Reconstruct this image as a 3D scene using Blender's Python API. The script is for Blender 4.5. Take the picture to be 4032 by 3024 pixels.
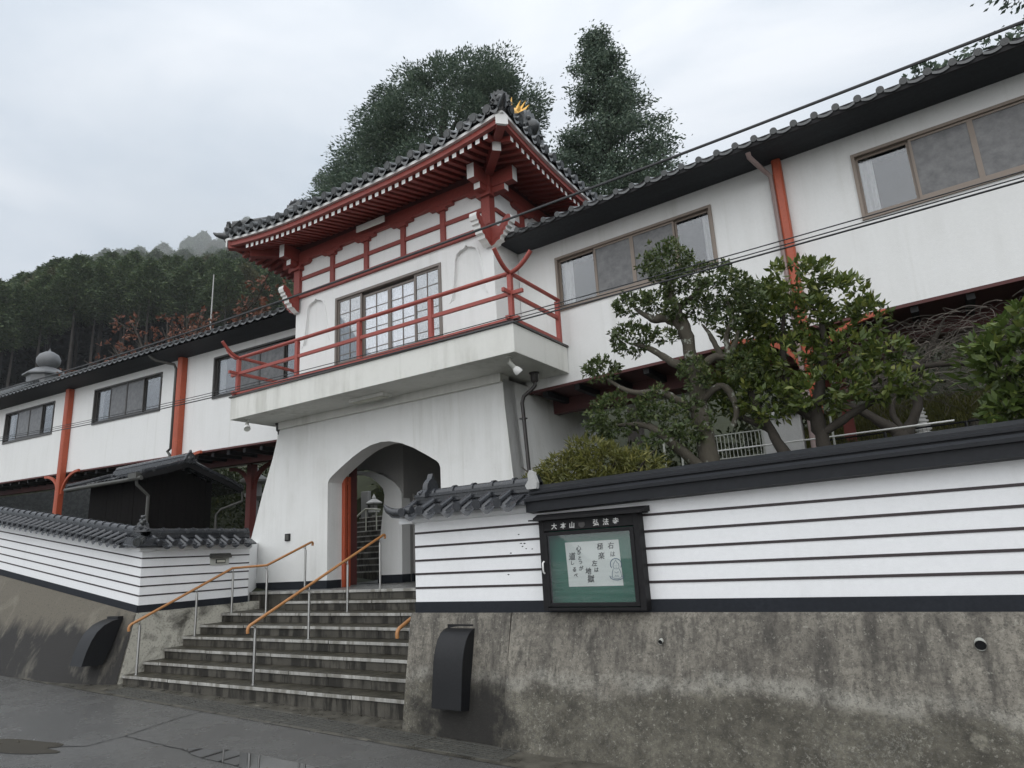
import bpy, math, random
import numpy as np
from mathutils import Vector, Matrix, geometry
from math import sin, cos, pi, radians, hypot, atan2, sqrt

for _o in list(bpy.data.objects):
    bpy.data.objects.remove(_o)
R = random.Random(11)
SC = bpy.context.scene
COL = SC.collection

# ------------------------------------------------------------------ camera
yaw, pitch, roll = radians(32.38), radians(14.152), radians(-3.1443)
_f = Vector((-sin(yaw) * cos(pitch), cos(yaw) * cos(pitch), sin(pitch)))
_r = Vector((cos(yaw), sin(yaw), 0))
_u = _r.cross(_f)
_r2 = _r * cos(roll) + _u * sin(roll)
_u2 = -_r * sin(roll) + _u * cos(roll)
cam_data = bpy.data.cameras.new('camera')
cam = bpy.data.objects.new('camera', cam_data)
COL.objects.link(cam)
M = Matrix.Identity(4)
for i in range(3):
    M[i][0], M[i][1], M[i][2] = _r2[i], _u2[i], -_f[i]
M.translation = Vector((0, 0, 1.65))
cam.matrix_world = M
cam_data.sensor_width = 36.0
cam_data.lens = 2653.6 / 4032 * 36
cam_data.clip_start = 0.05
cam_data.clip_end = 900
SC.camera = cam

# ------------------------------------------------------------------ sky and light
SUN_EL, SUN_AZ = radians(42), radians(160)      # azimuth from +Y towards +X: behind the camera, to the right
world = bpy.data.worlds.new('World')
SC.world = world
world.use_nodes = True
wt = world.node_tree
wt.nodes.clear()
wo = wt.nodes.new('ShaderNodeOutputWorld')
bg = wt.nodes.new('ShaderNodeBackground')
sky = wt.nodes.new('ShaderNodeTexSky')
sky.sky_type = 'NISHITA'
sky.sun_disc = False
sky.sun_elevation = SUN_EL
sky.sun_rotation = SUN_AZ
sky.air_density, sky.dust_density, sky.ozone_density = 1.0, 2.0, 1.0
tc = wt.nodes.new('ShaderNodeTexCoord')
sep = wt.nodes.new('ShaderNodeSeparateXYZ')
wt.links.new(tc.outputs['Generated'], sep.inputs[0])
mr = wt.nodes.new('ShaderNodeMapRange')          # overcast sky: paler overhead than at the horizon
mr.inputs['From Min'].default_value = -0.05
mr.inputs['From Max'].default_value = 1.0
mr.inputs['To Min'].default_value = 0.52
mr.inputs['To Max'].default_value = 1.12
wt.links.new(sep.outputs['Z'], mr.inputs['Value'])
mp = wt.nodes.new('ShaderNodeMapping')
mp.inputs['Scale'].default_value = (1.2, 1.2, 3.2)
wt.links.new(tc.outputs['Generated'], mp.inputs['Vector'])
cn = wt.nodes.new('ShaderNodeTexNoise')
cn.inputs['Scale'].default_value = 1.6
cn.inputs['Detail'].default_value = 6
cn.inputs['Roughness'].default_value = 0.52
cn.inputs['Distortion'].default_value = 0.5
wt.links.new(mp.outputs[0], cn.inputs['Vector'])
cr = wt.nodes.new('ShaderNodeValToRGB')
cr.color_ramp.elements[0].position = 0.34
cr.color_ramp.elements[0].color = (6.2, 6.9, 7.7, 1)
cr.color_ramp.elements[1].position = 0.66
cr.color_ramp.elements[1].color = (8.7, 9.05, 9.5, 1)
wt.links.new(cn.outputs['Fac'], cr.inputs[0])
vm = wt.nodes.new('ShaderNodeVectorMath')
vm.operation = 'SCALE'
wt.links.new(cr.outputs['Color'], vm.inputs[0])
wt.links.new(mr.outputs[0], vm.inputs['Scale'])
mx = wt.nodes.new('ShaderNodeMix')
mx.data_type = 'RGBA'
mx.inputs[0].default_value = 0.9
wt.links.new(sky.outputs[0], mx.inputs[6])
wt.links.new(vm.outputs[0], mx.inputs[7])
wt.links.new(mx.outputs[2], bg.inputs['Color'])
bg.inputs['Strength'].default_value = 0.090
wt.links.new(bg.outputs[0], wo.inputs['Surface'])

sd = bpy.data.lights.new('sun', 'SUN')
sd.energy = 1.5
sd.angle = radians(120)
sd.color = (1.0, 0.985, 0.96)
sun = bpy.data.objects.new('sun', sd)
COL.objects.link(sun)
_sdir = Vector((sin(SUN_AZ) * cos(SUN_EL), cos(SUN_AZ) * cos(SUN_EL), sin(SUN_EL)))
sun.location = _sdir * 40
sun.rotation_euler = _sdir.to_track_quat('Z', 'Y').to_euler()

vs = SC.view_settings
vs.view_transform = 'Standard'
vs.look = 'None'
vs.exposure = 0.54
vs.gamma = 1.0
vs.use_curve_mapping = False
SC.cycles.use_denoising = True
SC.cycles.max_bounces = 7
SC.cycles.diffuse_bounces = 3
SC.cycles.glossy_bounces = 3
SC.cycles.transmission_bounces = 4
SC.cycles.transparent_max_bounces = 10
SC.cycles.volume_bounces = 2
SC.cycles.sample_clamp_indirect = 6

# ------------------------------------------------------------------ materials
class NT:
    def __init__(s, name):
        s.m = bpy.data.materials.new(name)
        s.m.use_nodes = True
        s.t = s.m.node_tree
        s.b = s.t.nodes['Principled BSDF']
        s.out = s.t.nodes['Material Output']
        s.pos = None
    def n(s, t, **k):
        x = s.t.nodes.new(t)
        for a, v in k.items():
            setattr(x, a, v)
        return x
    def l(s, a, b):
        s.t.links.new(a, b)
    def P(s):
        if s.pos is None:
            s.pos = s.n('ShaderNodeNewGeometry').outputs['Position']
        return s.pos
    def map(s, scale, vec=None):
        m = s.n('ShaderNodeMapping')
        m.inputs['Scale'].default_value = scale if hasattr(scale, '__len__') else (scale,) * 3
        s.l(vec or s.P(), m.inputs['Vector'])
        return m.outputs[0]
    def noise(s, scale, detail=4, rough=0.55, vec=None, dist=0.0):
        x = s.n('ShaderNodeTexNoise')
        x.inputs['Scale'].default_value = 1.0
        x.inputs['Detail'].default_value = detail
        x.inputs['Roughness'].default_value = rough
        x.inputs['Distortion'].default_value = dist
        s.l(s.map(scale, vec), x.inputs['Vector'])
        return x.outputs['Fac']
    def ramp(s, fac, a, b, ca=(0, 0, 0), cb=(1, 1, 1)):
        r = s.n('ShaderNodeValToRGB')
        e = r.color_ramp.elements
        e[0].position, e[1].position = a, b
        e[0].color, e[1].color = (*ca, 1), (*cb, 1)
        s.l(fac, r.inputs[0])
        return r.outputs['Color']
    def mix(s, fac, a, b, mode='MIX'):
        x = s.n('ShaderNodeMix', data_type='RGBA', blend_type=mode)
        for sock, v in ((0, fac), (6, a), (7, b)):
            if hasattr(v, 'is_output') or isinstance(v, bpy.types.NodeSocket):
                s.l(v, x.inputs[sock])
            elif sock == 0:
                x.inputs[0].default_value = v
            else:
                x.inputs[sock].default_value = (*v, 1)
        return x.outputs[2]
    def mathn(s, op, a, b=0.0):
        x = s.n('ShaderNodeMath', operation=op)
        for i, v in enumerate((a, b)):
            if isinstance(v, bpy.types.NodeSocket):
                s.l(v, x.inputs[i])
            else:
                x.inputs[i].default_value = v
        return x.outputs[0]
    def z(s):
        q = s.n('ShaderNodeSeparateXYZ')
        s.l(s.P(), q.inputs[0])
        return q.outputs['Z']
    def color(s, c):
        if isinstance(c, bpy.types.NodeSocket):
            s.l(c, s.b.inputs['Base Color'])
        else:
            s.b.inputs['Base Color'].default_value = (*c, 1)
    def bump(s, h, strength=0.3, dist=0.01):
        x = s.n('ShaderNodeBump')
        x.inputs['Strength'].default_value = strength
        x.inputs['Distance'].default_value = dist
        s.l(h, x.inputs['Height'])
        s.l(x.outputs[0], s.b.inputs['Normal'])
    def set(s, rough=None, metal=None, spec=None, coat=None):
        if rough is not None:
            if isinstance(rough, bpy.types.NodeSocket):
                s.l(rough, s.b.inputs['Roughness'])
            else:
                s.b.inputs['Roughness'].default_value = rough
        if metal is not None:
            s.b.inputs['Metallic'].default_value = metal
        if spec is not None:
            s.b.inputs['Specular IOR Level'].default_value = spec
        if coat is not None:
            s.b.inputs['Coat Weight'].default_value = coat
        return s.m

def sc(c, k):
    return tuple(x * k for x in c)

def simple(name, col, rough=0.6, var=0.25, scale=3.0, bump=0.15, bscale=80, metal=0.0, spec=0.5, coat=None, stretch=None):
    t = NT(name)
    n = t.noise(stretch or scale, 5)
    n2 = t.noise(scale * 9, 3)
    c = t.mix(n, sc(col, 1 - var), sc(col, 1 + var))
    c = t.mix(t.ramp(n2, 0.35, 0.7), c, sc(col, 1 - var * 0.6))
    t.color(c)
    if bump:
        t.bump(t.noise(bscale, 3), bump, 0.006)
    return t.set(rough, metal, spec, coat)

def stucco(name, col=(0.77, 0.775, 0.765), dirt=0.26, bump=0.4, bscale=95):
    t = NT(name)
    big = t.noise(0.7, 5, 0.6)
    streak = t.noise((5.0, 5.0, 0.45), 5, 0.65)
    fine = t.noise(26, 4, 0.7)
    d = t.mathn('MULTIPLY', t.ramp(big, 0.42, 0.72), t.ramp(streak, 0.40, 0.72))
    runs = t.mathn('MULTIPLY', t.ramp(t.noise((3.2, 3.2, 0.16), 5, 0.6), 0.56, 0.70), t.ramp(t.noise((11, 11, 0.5), 4, 0.6), 0.42, 0.66))
    d2 = t.mathn('MULTIPLY', t.ramp(t.noise(1.6, 6, 0.7), 0.55, 0.75), t.ramp(fine, 0.45, 0.62))
    c = t.mix(t.ramp(fine, 0.3, 0.75), sc(col, 0.965), sc(col, 1.02))
    c = t.mix(t.mathn('MULTIPLY', d, dirt), c, (0.40, 0.395, 0.35))
    c = t.mix(t.mathn('MULTIPLY', d2, dirt * 0.7), c, (0.45, 0.45, 0.41))
    c = t.mix(t.mathn('MULTIPLY', runs, min(0.5, dirt * 1.1)), c, (0.42, 0.42, 0.36))
    t.color(c)
    t.bump(t.noise(bscale, 3, 0.6), bump, 0.008)
    return t.set(0.85, spec=0.25)

MWHITE = stucco('white_stucco')
MWHITE_OLD = stucco('weathered_stucco', (0.70, 0.70, 0.66), 0.95, 0.5, 80)
MWHITE_LOW = stucco('rain_marked_stucco', (0.76, 0.765, 0.75), 0.55, 0.45, 90)
MWHITE_CLEAN = stucco('white_wall_paint', (0.83, 0.84, 0.85), 0.12, 0.2, 120)
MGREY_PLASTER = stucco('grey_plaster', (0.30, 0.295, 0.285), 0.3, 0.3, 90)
MWHITE_PAINT = simple('white_paint', (0.74, 0.74, 0.72), 0.55, 0.10, 6, 0.05)
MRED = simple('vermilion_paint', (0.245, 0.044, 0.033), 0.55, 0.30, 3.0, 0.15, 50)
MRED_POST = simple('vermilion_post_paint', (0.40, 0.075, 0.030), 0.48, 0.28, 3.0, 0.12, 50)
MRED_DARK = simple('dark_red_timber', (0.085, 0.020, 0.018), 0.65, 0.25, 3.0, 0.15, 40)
MRED_RAIL = simple('faded_red_paint', (0.33, 0.068, 0.052), 0.55, 0.34, 5.0, 0.25, 40)
MBLACK_WOOD = simple('black_timber', (0.011, 0.0105, 0.0115), 0.6, 0.45, 2.0, 0.35, 30, spec=0.25, stretch=(3, 3, 14))
MBLACK_PLANK = simple('charred_plank', (0.007, 0.006, 0.0055), 0.9, 0.5, 2.0, 0.5, 40, spec=0.15, stretch=(16, 16, 1.2))
MBLACK_BAND = simple('black_base_paint', (0.017, 0.020, 0.026), 0.7, 0.4, 3.0, 0.25, 60, spec=0.25)
MSTRIPE = simple('black_stripe_paint', (0.035, 0.026, 0.028), 0.6, 0.25, 8, 0.05)
MCOPING = simple('black_coping_metal', (0.012, 0.0135, 0.017), 0.55, 0.4, 2.5, 0.12, 30, spec=0.3)
MBLACK_METAL = simple('black_enamel', (0.010, 0.0105, 0.012), 0.42, 0.5, 5, 0.10, 40, spec=0.3)
MSTEEL = simple('brushed_steel', (0.46, 0.46, 0.45), 0.32, 0.1, 8, 0.03, 200, metal=1.0)
MBRONZE = simple('brown_handrail_resin', (0.40, 0.185, 0.065), 0.42, 0.2, 6, 0.1, 60, stretch=(20, 3, 20))
MPIPE = simple('dark_brown_pipe', (0.045, 0.040, 0.038), 0.4, 0.25, 5, 0.05)
MPIPE_GREEN = simple('dull_metal_pipe', (0.075, 0.075, 0.068), 0.5, 0.3, 6, 0.1)
MFRAME = simple('brown_grey_aluminium', (0.17, 0.145, 0.125), 0.45, 0.15, 8, 0.03)
MFRAME_TAN = simple('tan_aluminium', (0.225, 0.180, 0.145), 0.45, 0.15, 8, 0.03)
MFRAME_DARK = simple('dark_bronze_aluminium', (0.055, 0.052, 0.048), 0.4, 0.2, 8, 0.03)
MCURTAIN = simple('white_curtain', (0.66, 0.655, 0.66), 0.9, 0.22, 2, 0.3, 14, stretch=(26, 26, 0.7))
MCREAM = simple('cream_lamp_plastic', (0.50, 0.50, 0.42), 0.5, 0.1, 6, 0.0)
MGREYPLASTIC = simple('pale_grey_plastic', (0.45, 0.46, 0.42), 0.5, 0.12, 8, 0.0)
MGOLD = simple('gilded_metal', (0.72, 0.42, 0.11), 0.32, 0.25, 9, 0.2, 30, metal=0.75)
MCABLE = simple('black_cable', (0.022, 0.023, 0.025), 0.55, 0.2, 8, 0.3, 140)
MGREEN_FELT = simple('green_display_cloth', (0.028, 0.155, 0.105), 0.9, 0.12, 5, 0.2, 160)
MPAPER = simple('white_paper', (0.84, 0.83, 0.80), 0.9, 0.05, 5, 0.05, 30)
MINK = simple('black_ink', (0.03, 0.03, 0.032), 0.8, 0.3, 30, 0.0)
MBLUEINK = simple('blue_ink', (0.075, 0.16, 0.26), 0.8, 0.3, 30, 0.0)
MSTONE = simple('grey_granite', (0.24, 0.24, 0.235), 0.75, 0.3, 5, 0.5, 60)
MSTONE_LIGHT = simple('pale_granite', (0.42, 0.42, 0.41), 0.7, 0.2, 8, 0.3, 90)
MBARK = simple('grey_bark', (0.105, 0.092, 0.072), 0.9, 0.45, 7, 0.9, 30, stretch=(9, 9, 4))
MBARK_DARK = simple('dark_bark', (0.045, 0.038, 0.030), 0.9, 0.4, 6, 0.9, 26, stretch=(9, 9, 2))
MBARK_CEDAR = simple('cedar_bark', (0.040, 0.034, 0.030), 0.95, 0.35, 2, 0.5, 12, stretch=(4, 4, .5))
def bark():
    t = NT('lichened_bark')
    n = t.noise((9, 9, 4), 5, .6)
    c = t.mix(n, (0.030, 0.025, 0.018), (0.105, 0.093, 0.070))
    c = t.mix(t.mathn('MULTIPLY', t.ramp(t.noise(11, 5, .65), .59, .64), .75), c, (0.30, 0.32, 0.27))
    c = t.mix(t.mathn('MULTIPLY', t.ramp(t.noise(6, 4, .6), .55, .66), .6), c, (0.055, 0.06, 0.025))
    t.color(c)
    t.bump(t.noise((22, 22, 9), 5, .7), 0.9, 0.02)
    return t.set(0.9)
MBARK = bark()
MTWIG = simple('pale_twig', (0.16, 0.14, 0.12), 0.9, 0.4, 5, 0.2)
MSOIL = simple('forest_floor', (0.030, 0.024, 0.016), 0.95, 0.5, 0.8, 0.6, 6)
MGRASS = simple('mossy_grass', (0.030, 0.036, 0.012), 0.95, 0.5, 3.5, 1.0, 30)
MINTERIOR = simple('dim_room_lining', (0.07, 0.066, 0.06), 0.9, 0.2, 2, 0)
MCOPPER = simple('grey_roof_copper', (0.14, 0.145, 0.15), 0.42, 0.35, 4, 0.2, 30, stretch=(3, 3, 8))

def tile_mat(name, col, rough):
    t = NT(name)
    oi = t.n('ShaderNodeObjectInfo')
    n = t.noise(7, 5, 0.6)
    c = t.mix(n, sc(col, 0.6), sc(col, 1.5))
    c = t.mix(t.mathn('MULTIPLY', oi.outputs['Random'], 0.5), c, sc(col, 1.6))
    c = t.mix(t.mathn('MULTIPLY', t.ramp(t.noise(19, 5, 0.7), 0.60, 0.74), 0.55), c, (0.15, 0.15, 0.115))
    t.color(c)
    t.bump(t.noise(60, 3), 0.2, 0.004)
    return t.set(t.ramp(n, 0.3, 0.7, (rough * .75,) * 3, (rough * 1.35,) * 3), spec=0.6)

MTILE = tile_mat('smoked_roof_tile', (0.026, 0.028, 0.032), 0.24)
MTILE_WEATHERED = tile_mat('weathered_roof_tile', (0.036, 0.039, 0.040), 0.26)

def concrete():
    t = NT('stained_concrete')
    z = t.z()
    big = t.noise(0.9, 6, 0.62, dist=0.6)
    mid = t.noise(4.5, 6, 0.7)
    streak = t.noise((7.0, 7.0, 0.55), 5, 0.65)
    speck = t.noise(48, 3, 0.75)
    base = t.mix(t.ramp(big, 0.32, 0.68), (0.125, 0.114, 0.097), (0.285, 0.264, 0.222))
    base = t.mix(t.mathn('MULTIPLY', t.ramp(streak, 0.44, 0.66), 0.85), base, (0.055, 0.051, 0.046))
    thin = t.noise((22, 22, 0.8), 4, 0.6)
    base = t.mix(t.mathn('MULTIPLY', t.ramp(thin, 0.55, 0.68), 0.55), base, (0.05, 0.047, 0.042))
    # lower lift of the pour: darker, mossy, pocked with pale lichen
    zz = t.mathn('ADD', z, t.mathn('MULTIPLY', t.mathn('SUBTRACT', big, 0.5), 0.5))
    low = t.ramp(zz, 0.40, 0.50, (1, 1, 1), (0, 0, 0))
    lowc = t.mix(t.ramp(mid, 0.35, 0.65), (0.050, 0.046, 0.036), (0.155, 0.145, 0.115))
    lowc = t.mix(t.mathn('MULTIPLY', t.ramp(t.mathn('ADD', speck, t.mathn('MULTIPLY', t.mathn('SUBTRACT', big, .5), .55)), 0.56, 0.64), 0.55), lowc, (0.27, 0.262, 0.23))
    c = t.mix(t.mathn('MULTIPLY', low, 0.92), base, lowc)
    # lime bloom along the construction joint
    band = t.mathn('SUBTRACT', 1.0, t.mathn('MULTIPLY', t.mathn('ABSOLUTE', t.mathn('SUBTRACT', zz, 0.52)), 11.0))
    band = t.mathn('MULTIPLY', t.ramp(band, 0.0, 0.7), t.ramp(mid, 0.36, 0.56))
    c = t.mix(t.mathn('MULTIPLY', band, 0.6), c, (0.33, 0.32, 0.28))
    c = t.mix(t.mathn('MULTIPLY', t.ramp(speck, 0.58, 0.66), 0.6), c, (0.035, 0.033, 0.030))
    c = t.mix(t.mathn('MULTIPLY', t.ramp(t.noise(1.7, 5, .6), 0.68, 0.72), 0.45), c, (0.34, 0.32, 0.26))
    grain = t.noise(21, 5, 0.85)
    c = t.mix(t.mathn('MULTIPLY', t.ramp(grain, 0.46, 0.60), 0.55), c, (0.045, 0.042, 0.037))
    c = t.mix(t.mathn('MULTIPLY', t.ramp(t.noise(27, 4, 0.85), 0.57, 0.66), 0.45), c, (0.40, 0.385, 0.33))
    q = t.n('ShaderNodeSeparateXYZ'); t.l(t.P(), q.inputs[0])
    sx = t.ramp(t.mathn('ADD', t.mathn('ABSOLUTE', t.mathn('ADD', q.outputs['X'], 4.35)), t.mathn('MULTIPLY', t.mathn('SUBTRACT', mid, .5), .9)), 0.35, 0.75, (1, 1, 1), (0, 0, 0))
    sz = t.ramp(t.mathn('ADD', q.outputs['Z'], t.mathn('MULTIPLY', t.mathn('SUBTRACT', streak, .5), .9)), 0.30, 0.62, (1, 1, 1), (0, 0, 0))
    c = t.mix(t.mathn('MULTIPLY', t.mathn('MULTIPLY', sx, sz), 0.93), c, (0.018, 0.017, 0.016))
    t.color(c)
    t.bump(t.mathn('ADD', t.noise(55, 5, 0.75), t.mathn('MULTIPLY', mid, 1.5)), 0.55, 0.012)
    return t.set(0.82, spec=0.3)
MCONC = concrete()

def concrete_left():
    t = NT('dark_mossy_concrete')
    z = t.z()
    streak = t.noise((3.2, 3.2, 0.8), 6, 0.65)
    big = t.noise(1.3, 6, 0.6, dist=0.5)
    zz = t.mathn('ADD', z, t.mathn('MULTIPLY', t.mathn('SUBTRACT', streak, 0.5), 0.8))
    c = t.mix(t.ramp(zz, 0.75, 1.55), (0.024, 0.0225, 0.021), (0.125, 0.112, 0.088))
    c = t.mix(t.mathn('MULTIPLY', t.ramp(streak, 0.58, 0.70), 0.45), c, (0.20, 0.185, 0.15))
    c = t.mix(t.mathn('MULTIPLY', t.ramp(big, 0.60, 0.70), 0.45), c, (0.22, 0.205, 0.165))
    c = t.mix(t.mathn('MULTIPLY', t.ramp(t.noise(40, 4, .7), 0.56, 0.66), 0.6), c, (0.022, 0.021, 0.02))
    t.color(c)
    t.bump(t.noise(45, 5, 0.7), 0.5, 0.012)
    return t.set(0.75, spec=0.35)
MCONC_L = concrete_left()

def cheek():
    t = NT('patchy_cheek_concrete')
    big = t.noise(2.2, 6, 0.65, dist=0.7)
    c = t.mix(t.ramp(big, 0.32, 0.52), (0.085, 0.08, 0.068), (0.50, 0.485, 0.42))
    c = t.mix(t.mathn('MULTIPLY', t.ramp(t.noise(30, 4, .7), 0.52, 0.66), 0.55), c, (0.07, 0.065, 0.055))
    t.color(c)
    t.bump(t.noise(45, 5, 0.7), 0.5, 0.012)
    return t.set(0.82, spec=0.3)
MCHEEK = cheek()

def step_mat(name, col, dark, wet):
    t = NT(name)
    oi = t.n('ShaderNodeObjectInfo')
    n = t.noise(3.5, 6, 0.65)
    st = t.noise((5.5, 5.5, 0.9), 6, 0.7)
    c = t.mix(t.ramp(n, 0.35, 0.65), sc(col, 0.75), sc(col, 1.2))
    c = t.mix(t.mathn('MULTIPLY', t.ramp(st, 0.47, 0.56), 0.9), c, dark)
    c = t.mix(t.mathn('MULTIPLY', t.ramp(t.noise(70, 3, .7), 0.55, 0.7), 0.4), c, sc(col, 0.4))
    c = t.mix(t.mathn('MULTIPLY', oi.outputs['Random'], 0.25), c, sc(col, 0.55))
    t.color(c)
    t.bump(t.noise(70, 4, 0.7), 0.35, 0.006)
    return t.set(t.ramp(n, 0.35, 0.65, (wet,) * 3, (wet + .3,) * 3), spec=0.32)
MTREAD = step_mat('wet_tread_stone', (0.055, 0.050, 0.036), (0.022, 0.020, 0.014), 0.28)
MNOSE = step_mat('worn_nosing_stone', (0.40, 0.395, 0.37), (0.20, 0.19, 0.165), 0.5)
MRISER = step_mat('stained_riser_stone', (0.085, 0.079, 0.066), (0.011, 0.010, 0.008), 0.5)
MPLATFORM = step_mat('wet_platform_stone', (0.20, 0.20, 0.195), (0.12, 0.115, 0.105), 0.18)

def asphalt():
    t = NT('wet_asphalt')
    agg = t.noise(85, 3, 0.7)
    big = t.noise(0.55, 5, 0.55)
    mid = t.noise(3.0, 6, 0.65)
    coarse = t.noise(34, 3, 0.8)
    c = t.mix(t.ramp(agg, 0.40, 0.64), (0.026, 0.026, 0.027), (0.115, 0.114, 0.109))
    c = t.mix(t.mathn('MULTIPLY', t.ramp(mid, 0.45, 0.7), 0.4), c, (0.050, 0.049, 0.047))
    c = t.mix(t.mathn('MULTIPLY', t.ramp(agg, 0.64, 0.72), 0.7), c, (0.24, 0.24, 0.22))
    c = t.mix(t.mathn('MULTIPLY', t.ramp(coarse, 0.50, 0.66), 0.6), c, (0.022, 0.022, 0.023))
    c = t.mix(t.mathn('MULTIPLY', t.ramp(coarse, 0.42, 0.34), 0.4), c, (0.15, 0.148, 0.14))
    t.color(c)
    t.bump(t.mathn('ADD', agg, coarse), 0.7, 0.010)
    return t.set(t.ramp(t.mathn('ADD', big, t.mathn('MULTIPLY', t.mathn('SUBTRACT', mid, .5), .5)), 0.40, 0.66, (0.17,) * 3, (0.46,) * 3), spec=0.5)
MASPHALT = asphalt()

def kerbmat():
    t = NT('wet_gutter_concrete')
    n = t.noise(5, 6, 0.7)
    c = t.mix(t.ramp(n, 0.36, 0.64), (0.030, 0.028, 0.023), (0.105, 0.098, 0.080))
    c = t.mix(t.mathn('MULTIPLY', t.ramp(t.noise((2.5, 20, 5), 5, .7), 0.60, 0.66), 0.7), c, (0.28, 0.26, 0.20))
    t.color(c)
    t.bump(t.noise(60, 4, .7), 0.4, 0.006)
    return t.set(t.ramp(n, 0.35, 0.65, (0.2,) * 3, (0.5,) * 3))
MGUTTER = kerbmat()

def water():
    t = NT('puddle_water')
    t.color((0.022, 0.022, 0.021))
    t.bump(t.noise(3.0, 2), 0.03, 0.004)
    return t.set(0.02, spec=0.6)
MWATER = water()

def leafmat(name, a, b, c3, rough=0.5, spec=0.35):
    t = NT(name)
    g = t.n('ShaderNodeNewGeometry')
    rnd = g.outputs['Random Per Island']
    r = t.n('ShaderNodeValToRGB')
    e = r.color_ramp.elements
    e[0].position, e[0].color = 0.0, (*a, 1)
    e[1].position, e[1].color = 1.0, (*c3, 1)
    m = e.new(0.62)
    m.color = (*b, 1)
    t.l(rnd, r.inputs[0])
    cl = t.mix(t.ramp(t.noise(2.2, 3), 0.35, 0.7), r.outputs['Color'], sc(b, 0.75))
    t.color(cl)
    t.set(rough, spec=spec)
    tr = t.n('ShaderNodeBsdfTranslucent')
    t.l(cl, tr.inputs['Color'])
    mxs = t.n('ShaderNodeMixShader')
    mxs.inputs[0].default_value = 0.22
    t.l(t.b.outputs[0], mxs.inputs[1])
    t.l(tr.outputs[0], mxs.inputs[2])
    t.l(mxs.outputs[0], t.out.inputs['Surface'])
    return t.m
MLEAF_CONIFER = leafmat('cypress_sprays', (0.05, 0.08, 0.06), (0.1, 0.145, 0.1), (0.19, 0.235, 0.155))
MLEAF_FOREST = leafmat('plantation_foliage', (0.034, 0.06, 0.028), (0.08, 0.12, 0.054), (0.16, 0.195, 0.08))
MLEAF_FOREST_B = leafmat('rusty_forest_foliage', (0.05, 0.06, 0.028), (0.1, 0.105, 0.05), (0.17, 0.155, 0.075))
MLEAF_DARK = leafmat('painted_shade_leaves', (0.004, 0.005, 0.004), (0.007, 0.009, 0.006), (0.012, 0.014, 0.008), 0.8, 0.1)  # near-black leaf colour that stands in for the shade inside the wood
MLEAF_CAMELLIA = leafmat('small_dark_leaves', (0.036, 0.06, 0.02), (0.085, 0.12, 0.04), (0.18, 0.19, 0.075), 0.36)
MLEAF_BROAD = leafmat('glossy_broad_leaves', (0.036, 0.064, 0.016), (0.105, 0.145, 0.032), (0.27, 0.28, 0.07), 0.34)
MLEAF_SHRUB = leafmat('yellow_green_narrow_leaves', (0.06, 0.072, 0.018), (0.145, 0.15, 0.036), (0.27, 0.25, 0.08), 0.45)
MLEAF_BRIGHT = leafmat('bright_green_leaves', (0.045, 0.080, 0.020), (0.10, 0.145, 0.035), (0.20, 0.23, 0.055), 0.36)
MLEAF_AUTUMN = leafmat('russet_autumn_leaves', (0.1, 0.04, 0.026), (0.19, 0.075, 0.048), (0.3, 0.16, 0.1), 0.6)
MLEAF_FALLEN = leafmat('fallen_leaf_browns', (0.06, 0.045, 0.025), (0.16, 0.13, 0.08), (0.38, 0.35, 0.28))
MLEAF_GARDEN = leafmat('garden_greens', (0.018, 0.028, 0.010), (0.040, 0.055, 0.016), (0.095, 0.10, 0.030), 0.5)

def glassmat(name, tint=(0.88, 0.89, 0.89), refl=0.06):
    t = NT(name)
    g = t.n('ShaderNodeBsdfGlossy')
    g.inputs['Roughness'].default_value = 0.015
    g.inputs['Color'].default_value = (0.94, 0.95, 0.97, 1)
    tr = t.n('ShaderNodeBsdfTransparent')
    tr.inputs['Color'].default_value = (*tint, 1)
    fr = t.n('ShaderNodeFresnel')
    fr.inputs['IOR'].default_value = 1.55
    fac = t.mathn('ADD', t.mathn('MULTIPLY', fr.outputs[0], 0.6), refl)
    wv = t.n('ShaderNodeBump')
    wv.inputs['Strength'].default_value = 0.03
    wv.inputs['Distance'].default_value = 0.02
    t.l(t.noise(1.2, 2), wv.inputs['Height'])
    t.l(wv.outputs[0], g.inputs['Normal'])
    ms = t.n('ShaderNodeMixShader')
    t.l(fac, ms.inputs[0])
    t.l(tr.outputs[0], ms.inputs[1])
    t.l(g.outputs[0], ms.inputs[2])
    t.l(ms.outputs[0], t.out.inputs['Surface'])
    return t.m
MGLASS = glassmat('window_glass')
MGLASS_DOOR = glassmat('door_glass', (0.96, 0.97, 0.98), 0.02)
MGLASS_CLEAR = glassmat('display_glass', (0.93, 0.95, 0.95), 0.015)
def frosted():
    t = NT('figured_glass')
    n = t.noise(9, 5, 0.7)
    t.color(t.mix(t.ramp(n, 0.35, 0.7), (0.075, 0.076, 0.078), (0.155, 0.155, 0.155)))
    t.bump(n, 0.15, 0.01)
    return t.set(0.22, spec=0.5)
MFROST = frosted()
MSCREEN = simple('grey_insect_screen', (0.17, 0.175, 0.175), 0.8, 0.2, 3, 0.1, 200, stretch=(14, 14, 1.0))

MSOFFIT = simple('grey_black_soffit_board', (0.028, 0.032, 0.037), 0.7, 0.5, 2.0, 0.3, 30, spec=0.25, stretch=(1.2, 9, 9))
# ------------------------------------------------------------------ mesh building
WPOS = {}
def wpos(o):
    return WPOS.get(o.name, Vector((0, 0, 0))) if o else Vector((0, 0, 0))

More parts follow.
